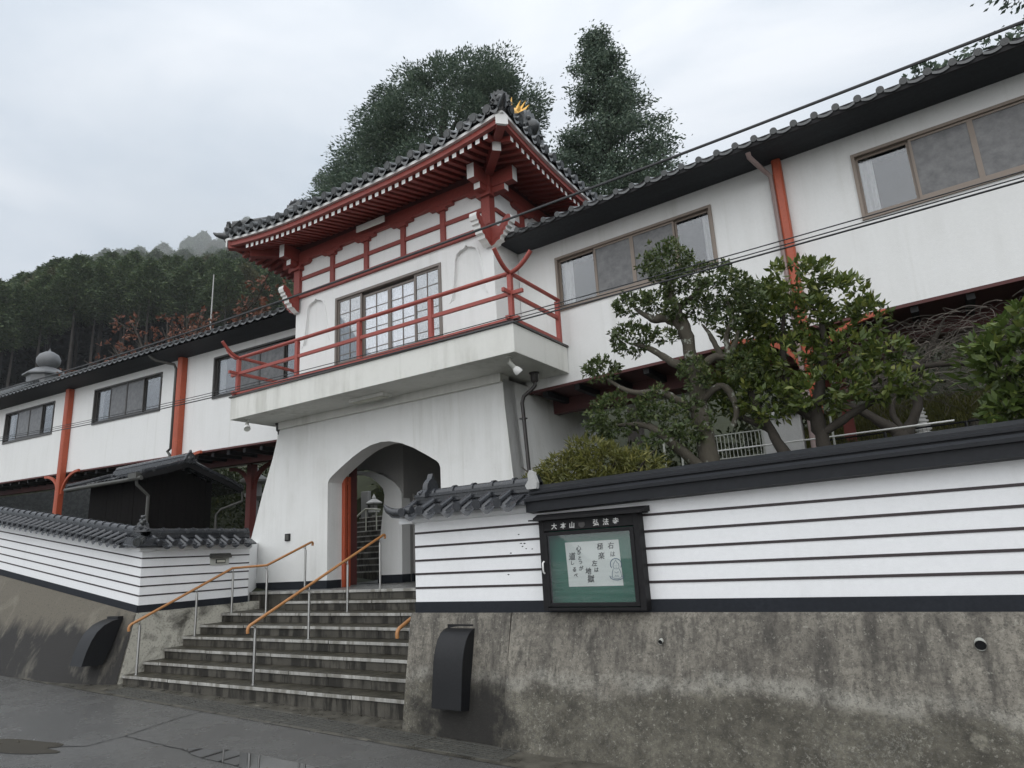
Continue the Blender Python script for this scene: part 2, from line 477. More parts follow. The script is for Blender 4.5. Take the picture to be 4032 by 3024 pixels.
class MB:
    def __init__(s):
        s.v, s.f, s.mi = [], [], []
    def add(s, vs, fs, m=0):
        b = len(s.v)
        s.v += [Vector(p) for p in vs]
        for f in fs:
            s.f.append([b + i for i in f])
            s.mi.append(m)
        return s
    def hexa(s, p, m=0, ms=None):
        # p: 8 points, bottom ring 0-3, top ring 4-7
        fs = [(0, 3, 2, 1), (4, 5, 6, 7), (0, 1, 5, 4), (1, 2, 6, 5), (2, 3, 7, 6), (3, 0, 4, 7)]
        b = len(s.v)
        s.v += [Vector(q) for q in p]
        for k, f in enumerate(fs):
            s.f.append([b + i for i in f])
            s.mi.append(ms[k] if ms else m)
        return s
    def box(s, x0, x1, y0, y1, z0, z1, m=0, ms=None):
        return s.hexa([(x0, y0, z0), (x1, y0, z0), (x1, y1, z0), (x0, y1, z0),
                       (x0, y0, z1), (x1, y0, z1), (x1, y1, z1), (x0, y1, z1)], m, ms)
    def bar(s, a, b, w, h, m=0, up=(0, 0, 1), ends=None):
        a, b, up = Vector(a), Vector(b), Vector(up)
        d = (b - a).normalized()
        sx = d.cross(up).normalized() * (w / 2)
        sz = sx.cross(d).normalized() * (h / 2)
        e = m if ends is None else ends
        return s.hexa([a - sx - sz, a + sx - sz, b + sx - sz, b - sx - sz, a - sx + sz, a + sx + sz, b + sx + sz, b - sx + sz],
                      ms=[m, m, e, m, e, m])
    def prism(s, pts, fn, t0, t1, m=0, mside=None, holes=(), caps=(True, True)):
        # pts: 2D outline; fn(u, v, t) -> 3D
        loops = [list(pts)] + [list(h) for h in holes]
        flat = [p for lp in loops for p in lp]
        tris = geometry.tessellate_polygon([[Vector((p[0], p[1], 0)) for p in lp] for lp in loops])
        n = len(flat)
        b = len(s.v)
        for t in (t0, t1):
            s.v += [Vector(fn(p[0], p[1], t)) for p in flat]
        for tr in tris:
            if caps[0]:
                s.f.append([b + i for i in tr]); s.mi.append(m)
            if caps[1]:
                s.f.append([b + n + i for i in reversed(tr)]); s.mi.append(m)
        o = 0
        for lp in loops:
            k = len(lp)
            for i in range(k):
                j = (i + 1) % k
                s.f.append([b + o + i, b + o + j, b + n + o + j, b + n + o + i])
                s.mi.append(m if mside is None else mside)
            o += k
        return s
    def tube(s, path, r, n=8, m=0, caps=True, mcap=None):
        path = [Vector(p) for p in path]
        k = len(path)
        rs = r if hasattr(r, '__len__') else [r] * k
        b = len(s.v)
        prev = None
        for i, p in enumerate(path):
            d = (path[min(i + 1, k - 1)] - path[max(i - 1, 0)]).normalized()
            if prev is None:
                ref = Vector((0, 0, 1)) if abs(d.z) < 0.9 else Vector((1, 0, 0))
                a = d.cross(ref).normalized()
            else:
                a = (prev - d * prev.dot(d)).normalized()
            prev = a
            c = d.cross(a)
            for j in range(n):
                q = 2 * pi * j / n
                s.v.append(p + (a * cos(q) + c * sin(q)) * rs[i])
        for i in range(k - 1):
            for j in range(n):
                s.f.append([b + i * n + j, b + i * n + (j + 1) % n, b + (i + 1) * n + (j + 1) % n, b + (i + 1) * n + j])
                s.mi.append(m)
        if caps:
            mc = m if mcap is None else mcap
            s.f.append([b + j for j in reversed(range(n))]); s.mi.append(mc)
            s.f.append([b + (k - 1) * n + j for j in range(n)]); s.mi.append(mc)
        return s
    def lathe(s, prof, c=(0, 0, 0), n=16, m=0, ax=None, rot=0.0):
        c = Vector(c)
        b = len(s.v)
        for (r, z) in prof:
            for j in range(n):
                q = 2 * pi * j / n + rot
                p = Vector((r * cos(q), r * sin(q), z))
                if ax is not None:
                    p = ax @ p
                s.v.append(c + p)
        for i in range(len(prof) - 1):
            for j in range(n):
                s.f.append([b + i * n + j, b + i * n + (j + 1) % n, b + (i + 1) * n + (j + 1) % n, b + (i + 1) * n + j])
                s.mi.append(m)
        return s
    def grid(s, fn, us, vs_, m=0):
        b = len(s.v)
        for u in us:
            for v in vs_:
                s.v.append(Vector(fn(u, v)))
        k = len(vs_)
        for i in range(len(us) - 1):
            for j in range(k - 1):
                s.f.append([b + i * k + j, b + (i + 1) * k + j, b + (i + 1) * k + j + 1, b + i * k + j + 1])
                s.mi.append(m)
        return s
    def mesh(s, name, mats, off=Vector((0, 0, 0)), smooth=None):
        me = bpy.data.meshes.new(name)
        me.from_pydata([tuple(v - off) for v in s.v], [], s.f)
        mats = mats if isinstance(mats, (list, tuple)) else [mats]
        for mt in mats:
            me.materials.append(mt)
        me.polygons.foreach_set('material_index', s.mi)
        import bmesh
        bm = bmesh.new()
        bm.from_mesh(me)
        bmesh.ops.recalc_face_normals(bm, faces=bm.faces)
        bm.to_mesh(me)
        bm.free()
        if smooth is not None:
            me.polygons.foreach_set('use_smooth', [True] * len(me.polygons))
            me.set_sharp_from_angle(angle=radians(smooth))
        me.update()
        return me
    def build(s, name, mats, parent=None, at=None, smooth=None, bevel=None, kind=None):
        at = Vector(at) if at is not None else (wpos(parent) if parent else Vector((0, 0, 0)))
        o = put(name, s.mesh(name, mats, at, smooth), parent, at)
        if bevel:
            md = o.modifiers.new('bevel', 'BEVEL')
            md.width = bevel
            md.segments = 2
            md.limit_method = 'ANGLE'
        if kind:
            o['kind'] = kind
        return o

def put(name, me, parent=None, at=(0, 0, 0), rot=None, scale=None):
    at = Vector(at)
    o = bpy.data.objects.new(name, me)
    COL.objects.link(o)
    if parent:
        o.parent = parent
    o.location = at - wpos(parent)
    if rot is not None:
        o.rotation_euler = rot
    if scale is not None:
        o.scale = scale
    WPOS[o.name] = at
    return o

def tag(o, label=None, cat=None, group=None, kind=None):
    if label: o['label'] = label
    if cat: o['category'] = cat
    if group: o['group'] = group
    if kind: o['kind'] = kind
    return o

def thing(name, at, label, cat, group=None):
    o = bpy.data.objects.new(name, None)
    o.empty_display_size = 0.2
    COL.objects.link(o)
    o.location = at
    WPOS[o.name] = Vector(at)
    return tag(o, label, cat, group)

def fXZ(y0):            # 2D outline in x,z extruded along +y from y0
    return lambda u, v, t: (u, y0 + t, v)

def lerp(a, b, t):
    return a + (b - a) * t
# ================================================================== SETTING
MTAR = simple('road_tar', (0.012, 0.012, 0.012), 0.5, 0.3, 9, 0.1)
def roadz(x):
    return -0.0026 - 0.0148 * (x + 8.3)

# road sheet
mb = MB()
xs = [-70, -40, -20, -16, -12, -9, -6, -3, 0, 4, 10, 20, 40]
mb.grid(lambda x, y: (x, y, roadz(x)), xs, [-60, -20, -6, 0, 2, 4, 5.1, 5.4, 6.3])
tag(mb.build('road', MASPHALT), kind='structure')
mb = MB()
mb.grid(lambda x, k: (x, lerp(5.47 - 0.040 * (x + 10.9), 6.2, k), roadz(x) + 0.004), [-20, -14, -11, -8, -5, -3.3, 9], [0, 1])
tag(mb.build('gutter_strip', MGUTTER), kind='structure')

def hill_target(az):
    pts = [(-110, 18), (-90, 24), (-78, 30), (-71.5, 34.3), (-68.7, 37.2), (-66.4, 40), (-64.7, 41), (-61.2, 42.6), (-58.5, 45.3), (-57.3, 46.5),
           (-54.5, 48.5), (-50, 48), (-45, 34), (-38, 22), (-30, 16), (10, 14), (60, 12)]
    if az <= pts[0][0]: return pts[0][1]
    for (a, h), (b, g) in zip(pts, pts[1:]):
        if a <= az <= b:
            return lerp(h, g, (az - a) / (b - a))
    return pts[-1][1]

G0 = [(-110, 6), (-78, 11), (-71.5, 14.5), (-68.7, 18.5), (-66, 19.8), (-63, 21), (-54, 22), (-46, 18), (-36, 10), (60, 8)]
def interp(v, tab):
    if v <= tab[0][0]: return tab[0][1]
    for (a, h), (b, g) in zip(tab, tab[1:]):
        if v <= b:
            return lerp(h, g, (v - a) / (b - a))
    return tab[-1][1]

def ground(x, y):
    if -11.6 < x < -5.0 and y < 12.7:
        return -0.5
    base = 1.2
    if x < -11.5:
        base += min(1.3, 0.13 * (-11.5 - x))
    k = min(1.0, max(0.0, (x + 3.2) / 1.2))
    far = min(11.0, max(0.0, y - 12.6) * 0.42)
    bank = 1.68 * min(1.0, max(0.0, (y - 10.9) / 0.6)) + min(9.5, max(0.0, y - 11.5) * 0.40)
    base += lerp(far, bank, k)
    if -17.3 < x < -11.3 and y > 12.5:
        base -= 0.75
    d = hypot(x, y)
    az = math.degrees(atan2(x, y))
    if d > 62:
        # table is in metres above eye at 90 m; the crest stands at 165 m
        top = 1.65 + (hill_target(az) - 1.65) / 90 * 165 - 21.5
        g0 = interp(az, G0)
        h2 = g0 + (top - g0) * (d - 95) / 70.0 if d < 165 else top - (d - 165) * 0.15
        if d < 95: h2 = g0
        base = lerp(base, h2, min(1, (d - 62) / 28))
    return base

mb = MB()
xs = sorted(set([-230, -190, -160, -140, -124] + list(range(-108, -17, 4)) + [-17.32, -17.28, -15.5, -14, -12.5, -11.62, -11.58, -11.32, -11.28, -9, -7, -5.02, -4.98, -3, -1, 1, 3, 6, 10, 16, 24, 36, 60]))
ys = [6.32, 7, 8, 9, 10, 10.9, 11.2, 11.5, 12, 12.68, 12.72, 13.5, 14.5, 16, 18, 20, 22, 25, 28, 32, 36, 40, 45, 50, 55, 60, 66, 72, 80, 90, 100, 110, 125, 140, 160, 190]
mb.grid(lambda x, y: (x, y, ground(x, y) + (0.08 * sin(x * 1.7 + y) if y > 13 else 0)), xs, ys)
g = mb.build('garden_ground', MGRASS, smooth=60)
tag(g, kind='structure')
# forest floor sheet on the hill
mb = MB()
azs = [radians(a) for a in range(-96, -34, 3)]
mb.grid(lambda a, d: (d * sin(a), max(6.4, d * cos(a)), ground(d * sin(a), max(6.4, d * cos(a))) + 0.12), azs, [70, 78, 86, 92, 100, 110, 122, 135, 150, 165, 180, 200])
tag(mb.build('hillside', MSOIL, smooth=60), kind='structure')
# side and near ground beyond the road
mb = MB()
mb.grid(lambda x, y: (x, y, -1.2), [-200, 200], [-160, 160])
tag(mb.build('ground', MGUTTER), kind='structure')

# puddles lying on the road
def puddle(pts):
    mb = MB()
    vs_ = [(x, y, roadz(x) + 0.006) for x, y in pts]
    mb.prism(pts, lambda u, v, t: (u, v, roadz(u) + 0.006 + t), -0.004, 0)
    tag(mb.build('puddle', MWATER), kind='structure')
def seam(pts, w):
    # tarred joint: a thin ragged strip on the road
    mb = MB()
    P = []
    for (a, b) in zip(pts, pts[1:]):
        n = max(2, int(hypot(b[0] - a[0], b[1] - a[1]) / 0.05))
        for k in range(n):
            P.append((lerp(a[0], b[0], k / n) + R.uniform(-.008, .008), lerp(a[1], b[1], k / n) + R.uniform(-.008, .008)))
    P.append(pts[-1])
    for i, (x, y) in enumerate(P):
        q = P[min(i + 1, len(P) - 1)]; o = P[max(i - 1, 0)]
        d = Vector((q[0] - o[0], q[1] - o[1], 0)).normalized()
        h = w * R.uniform(.3, 1.2)
        mb.v += [Vector((x - d.y * h, y + d.x * h, roadz(x) + .004)), Vector((x + d.y * h, y - d.x * h, roadz(x) + .004))]
        if i:
            k = 2 * i
            mb.f.append([k - 2, k - 1, k + 1, k]); mb.mi.append(0)
    tag(mb.build('road_seam', MTAR), kind='structure')
seam([(-9.9, 3.05), (-8.775, 3.50), (-8.2, 3.70), (-7.81, 3.89), (-7.84, 4.29), (-7.96, 4.66), (-8.08, 5.08), (-8.1, 5.4)], .010)
seam([(-7.84, 4.29), (-7.10, 4.27), (-6.59, 4.25), (-6.1, 4.23)], .007)
def blob(cx, cy, rx, ry, seed, n=40, rot=0.0):
    rr = random.Random(seed)
    ph = [rr.uniform(0, 6.3) for _ in range(5)]
    out = []
    for i in range(n):
        a = 2 * pi * i / n
        k = 1 + 0.16 * sin(2 * a + ph[0]) + 0.13 * sin(3 * a + ph[1]) + 0.07 * sin(5 * a + ph[2]) + 0.04 * sin(9 * a + ph[3])
        u, v = rx * k * cos(a), ry * k * sin(a)
        out.append((cx + u * cos(rot) - v * sin(rot), cy + u * sin(rot) + v * cos(rot)))
    return out
puddle(blob(-5.55, 4.28, 0.92, 0.20, 3, rot=-0.06))
puddle(blob(-5.0, 4.05, 0.5, 0.20, 8, rot=0.1))
puddle(blob(-8.75, 3.50, 0.95, 0.19, 5, rot=0.28))

# ================================================================== RETAINING WALLS
rw = thing('retaining_wall', (-4.5, 5.8, 0), 'long stained concrete retaining wall under the right-hand white wall', 'retaining wall')
def rpanel(x0, x1, yb0, yb1, yt, zt):
    mb = MB()
    n = max(2, int((x1 - x0) / 0.5))
    def P(s, k):
        x = lerp(x0, x1, s)
        yb = lerp(yb0, yb1, s)
        prof = [(yb, roadz(x) - 0.25), (lerp(yb, yt, .5), 0.45), (yt - .012, zt - .03), (yt + 0.01, zt), (6.4, zt), (6.4, -0.6)]
        y, z = prof[k]
        return (x, y, z)
    mb.grid(P, [i / n for i in range(n + 1)], list(range(6)))
    for s in (0, 1):
        mb.add([P(s, k) for k in range(6)], [list(range(6))])
    return mb.build('wall_panel', MCONC, rw, smooth=30)
rpanel(-5.175, -3.875, 5.655, 5.56, 5.86, 1.088)
rpanel(-3.860, 9.0, 5.50, 5.50, 5.862, 1.090)
for x, z, r in ((-0.03, 0.895, 0.036), (-2.31, 0.87, 0.020)):
    mb = MB()
    yy = 5.805 if z > .88 else 5.80
    mb.tube([(x, yy - 0.035, z - 0.012), (x, yy + 0.1, z + 0.02)], r, 14, 0, caps=False)
    mb.tube([(x, yy + 0.1, z + 0.02), (x, yy - 0.03, z - 0.010)], r * 0.84, 14, 1, caps=True)
    mb.build('weep_pipe', [MGREYPLASTIC, MBLACK_METAL], rw, smooth=40)

def lzt(x):
    return 1.06 + 0.142 * (-11.25 - x)
lw = thing('retaining_wall', (-12.5, 5.8, 0), 'dark slanting concrete retaining wall left of the steps', 'retaining wall')
mb = MB()
bl = [(-11.2, 5.885), (-11.7, 5.68), (-12.6, 5.53), (-14.2, 5.53), (-17, 5.55), (-22, 5.6)]
rows = []
for (x, yb) in bl:
    z0 = roadz(x) - 0.2
    yt = 6.155 if x > -11.3 else 6.17
    rows.append([(x, yb, z0), (x, lerp(yb, yt, .35), lerp(z0, lzt(x), .38)), (x, lerp(yb, yt, .7), lerp(z0, lzt(x), .72)), (x, yt - .03, lzt(x) - .03), (x, yt, lzt(x)), (x, 6.7, lzt(x))])
n = len(rows[0])
mb.v = [Vector(p) for r in rows for p in r]
for i in range(len(rows) - 1):
    for j in range(n - 1):
        mb.f.append([i * n + j, (i + 1) * n + j, (i + 1) * n + j + 1, i * n + j + 1]); mb.mi.append(0)
mb.build('wall_face', MCONC_L, lw, smooth=30)
mb = MB()
mb.prism([(5.89, -0.3), (6.16, 1.058), (8.7, 1.058), (8.7, -0.3)], lambda u, v, t: (t, u, v), -11.62, -11.198)
mb.build('cheek_wall', MCHEEK, lw)

# ================================================================== STONE STEPS
SY = [6.00, 6.32, 6.64, 6.95, 7.25, 7.65, 8.08, 8.42]
SZ = [0.166 + 0.15 * i for i in range(8)]
st = thing('stone_steps', (-8.2, 6.0, 0), 'wide flight of wet stone steps climbing to the arched gate', 'steps')
for i in range(8):
    x0 = -11.19 if i < 6 else (-10.05 if i == 6 else -12.4)
    x1 = -5.185
    if i == 7:
        break
    yb = SY[i + 1] + 0.03
    if i == 5: yb = 8.45
    cuts = [x0]
    x = x0 + R.uniform(0.35, 0.72)
    while x < x1 - 0.4:
        cuts.append(x)
        x += 0.745 + R.uniform(-0.03, 0.03)
    cuts.append(x1)
    for a, b in zip(cuts, cuts[1:]):
        mb = MB()
        dz = R.uniform(-0.002, 0.002)
        dy = R.uniform(-0.003, 0.003)
        mb.box(a + 0.003, b - 0.003, SY[i] + dy, yb, SZ[i] - 0.042 + dz, SZ[i] + dz, 0, [0, 0, 1, 0, 0, 0])
        mb.build('tread_slab', [MTREAD, MNOSE], st, at=((a + b) / 2, SY[i], SZ[i]), bevel=0.004)
        mb = MB()
        lo = SZ[i] - 0.15 if i else -0.25
        mb.box(a + 0.002, b - 0.002, SY[i] + 0.024, SY[i] + 0.2, lo, SZ[i] - 0.048, 0)
        mb.build('riser_block', MRISER, st, at=((a + b) / 2, SY[i], SZ[i]), bevel=0.004)
# top platform
cuts = [-12.4, -11.6, -10.6, -9.75, -8.95, -8.1, -7.3, -6.5, -5.75, -5.185]
for a, b in zip(cuts, cuts[1:]):
    mb = MB()
    mb.box(a + 0.003, b - 0.003, 8.42, 8.99 if (a < -10.1 or b > -7.2) else 9.1, SZ[7] - 0.045, SZ[7], 0, [0, 0, 1, 0, 0, 0])
    mb.build('platform_slab', [MPLATFORM, MNOSE], st, at=((a + b) / 2, 8.42, SZ[7]), bevel=0.004)
    mb = MB()
    mb.box(a + 0.002, b - 0.002, 8.445, 8.7, 0.75, SZ[7] - 0.05, 0)
    mb.build('riser_block', MRISER, st, at=((a + b) / 2, 8.42, SZ[7]), bevel=0.004)
mb = MB()
mb.box(-12.4, -5.3, 9.1, 12.9, 0.9, SZ[7] - 0.002)
mb.build('passage_floor', MPLATFORM, st)
mb = MB()
mb.box(-11.15, -5.19, 6.2, 8.4, -0.2, 0.10)
mb.build('foundation', MRISER, st)

# drain grating in the gutter at the foot of the steps
gr = thing('drain_grating', (-7.2, 5.62, 0), 'long narrow drain grating at the foot of the stone steps', 'drain grating')
ang = atan2(-0.29, 7.13)
for i in range(7):
    sx = -10.75 + i * 1.015
    c, s_ = cos(ang), sin(ang)
    mb = MB()
    def G(u, v, z):
        x = sx + u * c - v * s_
        y = 5.70 + (sx + 10.77) * math.tan(ang) + u * s_ + v * c
        return (x, y, roadz(x) + z)
    for k in range(7):
        v = -0.15 + k * 0.05
        h = 0.014 if k % 2 == 0 else 0.010
        mb.hexa([G(0.01, v - .006, 0), G(1.0, v - .006, 0), G(1.0, v + .006, 0), G(0.01, v + .006, 0),
                 G(0.01, v - .006, h), G(1.0, v - .006, h), G(1.0, v + .006, h), G(0.01, v + .006, h)])
    for k in range(11):
        u = 0.01 + k * 0.097
        mb.hexa([G(u, -.15, 0), G(u + .008, -.15, 0), G(u + .008, .15, 0), G(u, .15, 0),
                 G(u, -.15, .007), G(u + .008, -.15, .007), G(u + .008, .15, .007), G(u, .15, .007)])
    mb.build('grate_panel', MSTEEL_DULL if 'MSTEEL_DULL' in globals() else MPIPE_GREEN, gr, at=(sx, 5.7, roadz(sx)))

# ================================================================== BOUNDARY WALLS
# one eave tile (x along the wall, -y outward), shared by every copy
def wall_tile_mesh():
    mb = MB()
    n = 7
    # roll tile down the slope
    a, b = Vector((0, 0.0, 0.125)), Vector((0, -0.20, 0.022))
    path = [a, b]
    r = 0.040
    for i in range(2):
        p = path[i]
        for j in range(n):
            q = pi * j / (n - 1)
            mb.v.append(p + Vector((r * cos(q), 0, r * sin(q))))
    for j in range(n - 1):
        mb.f.append([j, j + 1, n + j + 1, n + j]); mb.mi.append(0)
    # round end disc
    mb.tube([(0, -0.195, 0.022), (0, -0.222, 0.018)], 0.050, 12, 0)
    # sagging pan with its crescent lip
    k = 7
    b0 = len(mb.v)
    for (y, z, th) in ((0.0, 0.105, 0), (-0.205, 0.004, 0), (-0.212, -0.050, 1)):
        for j in range(k):
            u = j / (k - 1)
            sag = -0.045 * sin(pi * u)
            zz = z + sag if not th else z + sag + 0.020 * abs(2 * u - 1) ** 2 + 0.012
            mb.v.append(Vector((0.03 + 0.19 * u, y, zz)))
    for i in range(2):
        for j in range(k - 1):
            mb.f.append([b0 + i * k + j, b0 + i * k + j + 1, b0 + (i + 1) * k + j + 1, b0 + (i + 1) * k + j]); mb.mi.append(0)
    return mb.mesh('eave_tile', MTILE, smooth=50)
WTILE = wall_tile_mesh()

def ridge_tile_mesh(L=0.255, r=0.062):
    mb = MB()
    n = 9
    for (x, rr) in ((0, r), (L - 0.03, r), (L - 0.03, r * 1.25), (L, r * 1.25)):
        for j in range(n):
            q = pi * j / (n - 1)
            mb.v.append(Vector((x, -rr * cos(q), rr * sin(q) * 1.0)))
    for i in range(3):
        for j in range(n - 1):
            mb.f.append([i * n + j, i * n + j + 1, (i + 1) * n + j + 1, (i + 1) * n + j]); mb.mi.append(0)
    mb.f.append([3 * n + j for j in range(n)]); mb.mi.append(0)
    return mb.mesh('ridge_tile', MTILE, smooth=40)
RTILE = ridge_tile_mesh()

STR = (0.258, 0.405, 0.548, 0.698, 0.844)
def wall_run(root, P, d, nrm, L, slope, tiles=(0, None), ts=0.255, plaster=MWHITE_CLEAN, th=0.2, ext=(0, 0, 0, 0)):
    P, d, nrm = Vector(P), Vector(d), Vector(nrm)
    def F(s, t, h):
        return P + d * s + nrm * t + Vector((0, 0, h + slope * s))
    def slab(mb, s0, s1, t0, t1, h0, h1, m=0):
        mb.hexa([F(s0, t1, h0), F(s1, t1, h0), F(s1, t0, h0), F(s0, t0, h0), F(s0, t1, h1), F(s1, t1, h1), F(s1, t0, h1), F(s0, t0, h1)], m)
    mb = MB(); slab(mb, 0, L, -th, 0, 0.10, 1.10); mb.build('plaster_panel', plaster, root)
    mb = MB(); slab(mb, 0, L, -th, 0.014, 0.0, 0.112); mb.build('base_band', MBLACK_BAND, root)
    for h in STR:
        mb = MB(); slab(mb, 0, L, -0.01, 0.006, h - 0.011, h + 0.011)
        mb.build('stripe', MSTRIPE, root)
    t0, t1 = tiles
    t1 = L if t1 is None else t1
    if t1 - t0 > 0.1:
        mb = MB()      # white moulded lip below the tiles
        prof = [(0.0, 0.955), (0.05, 0.968), (0.075, 1.0), (0.075, 1.04), (-0.1, 1.10), (-th, 1.10), (-th, 0.98)]
        mb.prism(prof, lambda u, v, t: F(t, u, v), t0 - ext[0], t1 + ext[1])
        mb.build('cornice', plaster, root)
        mb = MB()      # bed of the tiles, both slopes
        prof = [(0.20, 1.050), (0.0, 1.155), (-th / 2, 1.19), (-th, 1.155), (-th - 0.2, 1.05), (-th - 0.2, 1.03), (0.20, 1.03)]
        mb.prism(prof, lambda u, v, t: F(t, u, v), t0 - ext[2], t1 + ext[3])
        mb.build('tile_bed', MTILE, root)
        rz = atan2(d.y, d.x)
        rot = (0, -math.atan(slope), rz)
        n = int((t1 - t0) / ts)
        for i in range(n):
            s = t0 + (i + 0.1) * ts
            put('eave_tile', WTILE, root, F(s, 0.03, 1.052), rot)
        for k, (w, h) in enumerate(((0.10, 1.17), (0.085, 1.205), (0.10, 1.24))):
            mb = MB(); slab(mb, t0, t1, -th / 2 - w, -th / 2 + w, h, h + 0.030)
            mb.build('ridge_course', MTILE, root)
        mb = MB(); slab(mb, t0, t1, -th / 2 - .075, -th / 2 + .075, 1.15, 1.265); mb.build('ridge_core', MTILE, root)
        n = int(round((t1 - t0) / 0.26))
        for i in range(n):
            put('ridge_tile', RTILE, root, F(t0 + (t1 - t0) * i / n, -th / 2, 1.265), rot, scale=((t1 - t0) / n / 0.255, 1, 1))
    return F

def end_tile(root, P, rz, h=0.26, w=0.2, mat_=None, name='ridge_end_tile'):
    # onigawara: shouldered plaque with a pointed crest and a boss
    mb = MB()
    out = [(-w * .62, 0), (w * .62, 0), (w * .60, h * .16), (w * .42, h * .30), (w * .40, h * .52), (w * .26, h * .68), (w * .10, h * .78), (0.0, h), (-w * .10, h * .78), (-w * .26, h * .68), (-w * .40, h * .52), (-w * .42, h * .30), (-w * .60, h * .16)]
    mb.prism(out, lambda u, v, t: (u, t, v), -0.035, 0.035)
    mb.lathe([(0.0, 0.028), (w * .16, 0.02), (w * .26, 0.0)], (0, -0.036, h * .36), 10, ax=Matrix.Rotation(radians(90), 3, 'X'))
    for sx in (-1, 1):
        mb.tube([(sx * w * .52, -0.03, h * .05), (sx * w * .62, -.035, h * .16), (sx * w * .5, -.035, h * .26), (sx * w * .40, -.03, h * .18)], w * .07, 6)
    me = mb.mesh(name, mat_ or MTILE, smooth=40)
    return put(name, me, root, P, (0, 0, rz))

# ---- right-hand wall
bw = thing('boundary_wall', (-5.14, 5.9, 1.087), 'white five-striped wall right of the steps, tiled at its left end', 'wall')
XL, XT = -5.14, -3.55
FR = wall_run(bw, (XL, 5.90, 1.087), (1, 0, 0), (0, -1, 0), 13.5, 0.0, tiles=(0.0, XT - XL))
end_tile(bw, FR(0.16, -0.1, 1.235), radians(-90), 0.27, 0.24)
# upswept corner tile reaching out to the left of the steps
mb = MB()
mb.tube([(-5.02, 5.72, 2.175), (-5.16, 5.72, 2.160), (-5.27, 5.72, 2.168), (-5.36, 5.72, 2.200), (-5.43, 5.72, 2.262)], [0.048, 0.050, 0.048, 0.038, 0.012], 8)
mb.prism([(-5.05, 2.16), (-5.2, 2.10), (-5.3, 2.115), (-5.40, 2.185), (-5.43, 2.25), (-5.36, 2.195), (-5.26, 2.16), (-5.15, 2.15)], lambda u, v, t: (u, 5.70 + t, v), 0, 0.10)
mb.build('corner_tile', MTILE, bw, smooth=50)
mb = MB()
mb.prism([(XL - 0.17, 2.042), (XL + 0.02, 2.042), (XL + 0.02, 2.19), (XL - 0.05, 2.19), (XL - .17, 2.12)], lambda u, v, t: (u, 5.83 + t, v), 0, 0.34)
mb.build('cornice_return', MWHITE_CLEAN, bw)
# black metal coping on the plain part
XC0, XC1 = -3.57, 8.36
def cop(u, v, t):
    return (t, 5.90 + u, 1.087 + v + 0.018 * (t + 3.5))
mb = MB()
mb.prism([(-0.14, 0.955), (0.06, 0.94), (0.06, 1.06), (-0.14, 1.06)], cop, XC0, XC1)
mb.build('coping_fascia', MCOPING, bw)
mb = MB()
mb.prism([(-0.175, 1.055), (-0.175, 1.085), (-0.10, 1.115), (-0.06, 1.12), (-0.055, 1.185), (0.10, 1.235), (0.26, 1.185), (0.38, 1.085), (0.38, 1.055)], cop, XC0, XC1)
mb.build('coping_cap', MCOPING, bw)
mb = MB()
mb.prism([(-0.085, 1.135), (-0.085, 1.155), (0.0, 1.18), (0.0, 1.14)], cop, XC0 + 0.01, XC1)
mb.build('coping_lip', MCOPING, bw)
mb = MB()
mb.prism([(-0.05, 0.0), (0.06, 0.0), (0.07, 0.06), (0.05, 0.12), (0.03, 0.17), (-0.01, 0.19), (-0.035, 0.15), (-0.03, 0.09), (-0.07, 0.04)], lambda u, v, t: (-3.52 + u, 5.80 + t, 2.27 + v), 0, 0.05)
mb.build('lichened_end_tile', MSTONE_LIGHT, bw)

mb = MB()
for cx, cz in ((-3.761, 1.839), (-3.697, 1.748), (-3.68, 1.697), (-3.737, 1.75), (-3.607, 1.69), (-3.865, 1.661), (-3.906, 1.451), (-3.72, 1.72)):
    pts = [(cx + R.uniform(.004, .012) * cos(a) * 1.5, cz + R.uniform(.003, .007) * sin(a)) for a in np.linspace(0, 5.4, 7)]
    mb.prism(pts, lambda u, v, t: (u, 5.8975 + t, v), 0, .003)
tag(mb.build('paint_chip', MBLACK_BAND, bw), kind='stuff')
# ---- left-hand wall: sloping front run and the level return along the steps
bl_ = thing('boundary_wall', (-11.25, 6.2, 1.06), 'white five-striped wall with tiled top turning the corner left of the steps', 'wall')
LW = 9.0
FL = wall_run(bl_, (-11.25 - LW, 6.2, 1.06 + 0.142 * LW), (1, 0, 0), (0, -1, 0), LW - 0.003, -0.142, tiles=(0, LW - 0.12), ts=0.235, ext=(0, 0.19, 0, 0.30))
FB = wall_run(bl_, (-11.246, 6.204, 1.06), (0, 1, 0), (1, 0, 0), 2.02, 0.0, tiles=(0.12, 2.02), ext=(0.185, 0, 0.30, 0))
end_tile(bl_, (-11.33, 6.22, 2.33), radians(20), 0.24, 0.22)
mb = MB()
mb.tube([(-11.20, 6.14, 2.20), (-11.08, 6.02, 2.15)], [.075, .075], 14)
mb.tube([(-11.083, 6.023, 2.151), (-11.068, 6.008, 2.146)], [.05, .045], 12)
mb.build('corner_boss', MTILE_WEATHERED, bl_, smooth=60)
mb = MB()
for k, (dx, dz, r) in enumerate(((0, 0, .05), (.05, .03, .035), (-.05, .035, .035), (0.0, .085, .035), (.045, .1, .022), (-.04, .1, .022))):
    mb.lathe([(0.0, -r), (r * .8, -r * .5), (r, 0), (r * .8, r * .5), (0, r)], (-11.25 + dx, 6.17, 2.48 + dz), 8)
mb.build('crest_ornament', MTILE_WEATHERED, bl_, smooth=60)
# short hidden link to the gate base
mb = MB()
mb.hexa([(-11.45, 8.22, 1.06), (-11.26, 8.22, 1.06), (-12.05, 9.0, 1.06), (-12.3, 9.0, 1.06), (-11.45, 8.22, 2.15), (-11.26, 8.22, 2.15), (-12.05, 9.0, 2.15), (-12.3, 9.0, 2.15)])
mb.build('plaster_link', MWHITE_CLEAN, bl_)
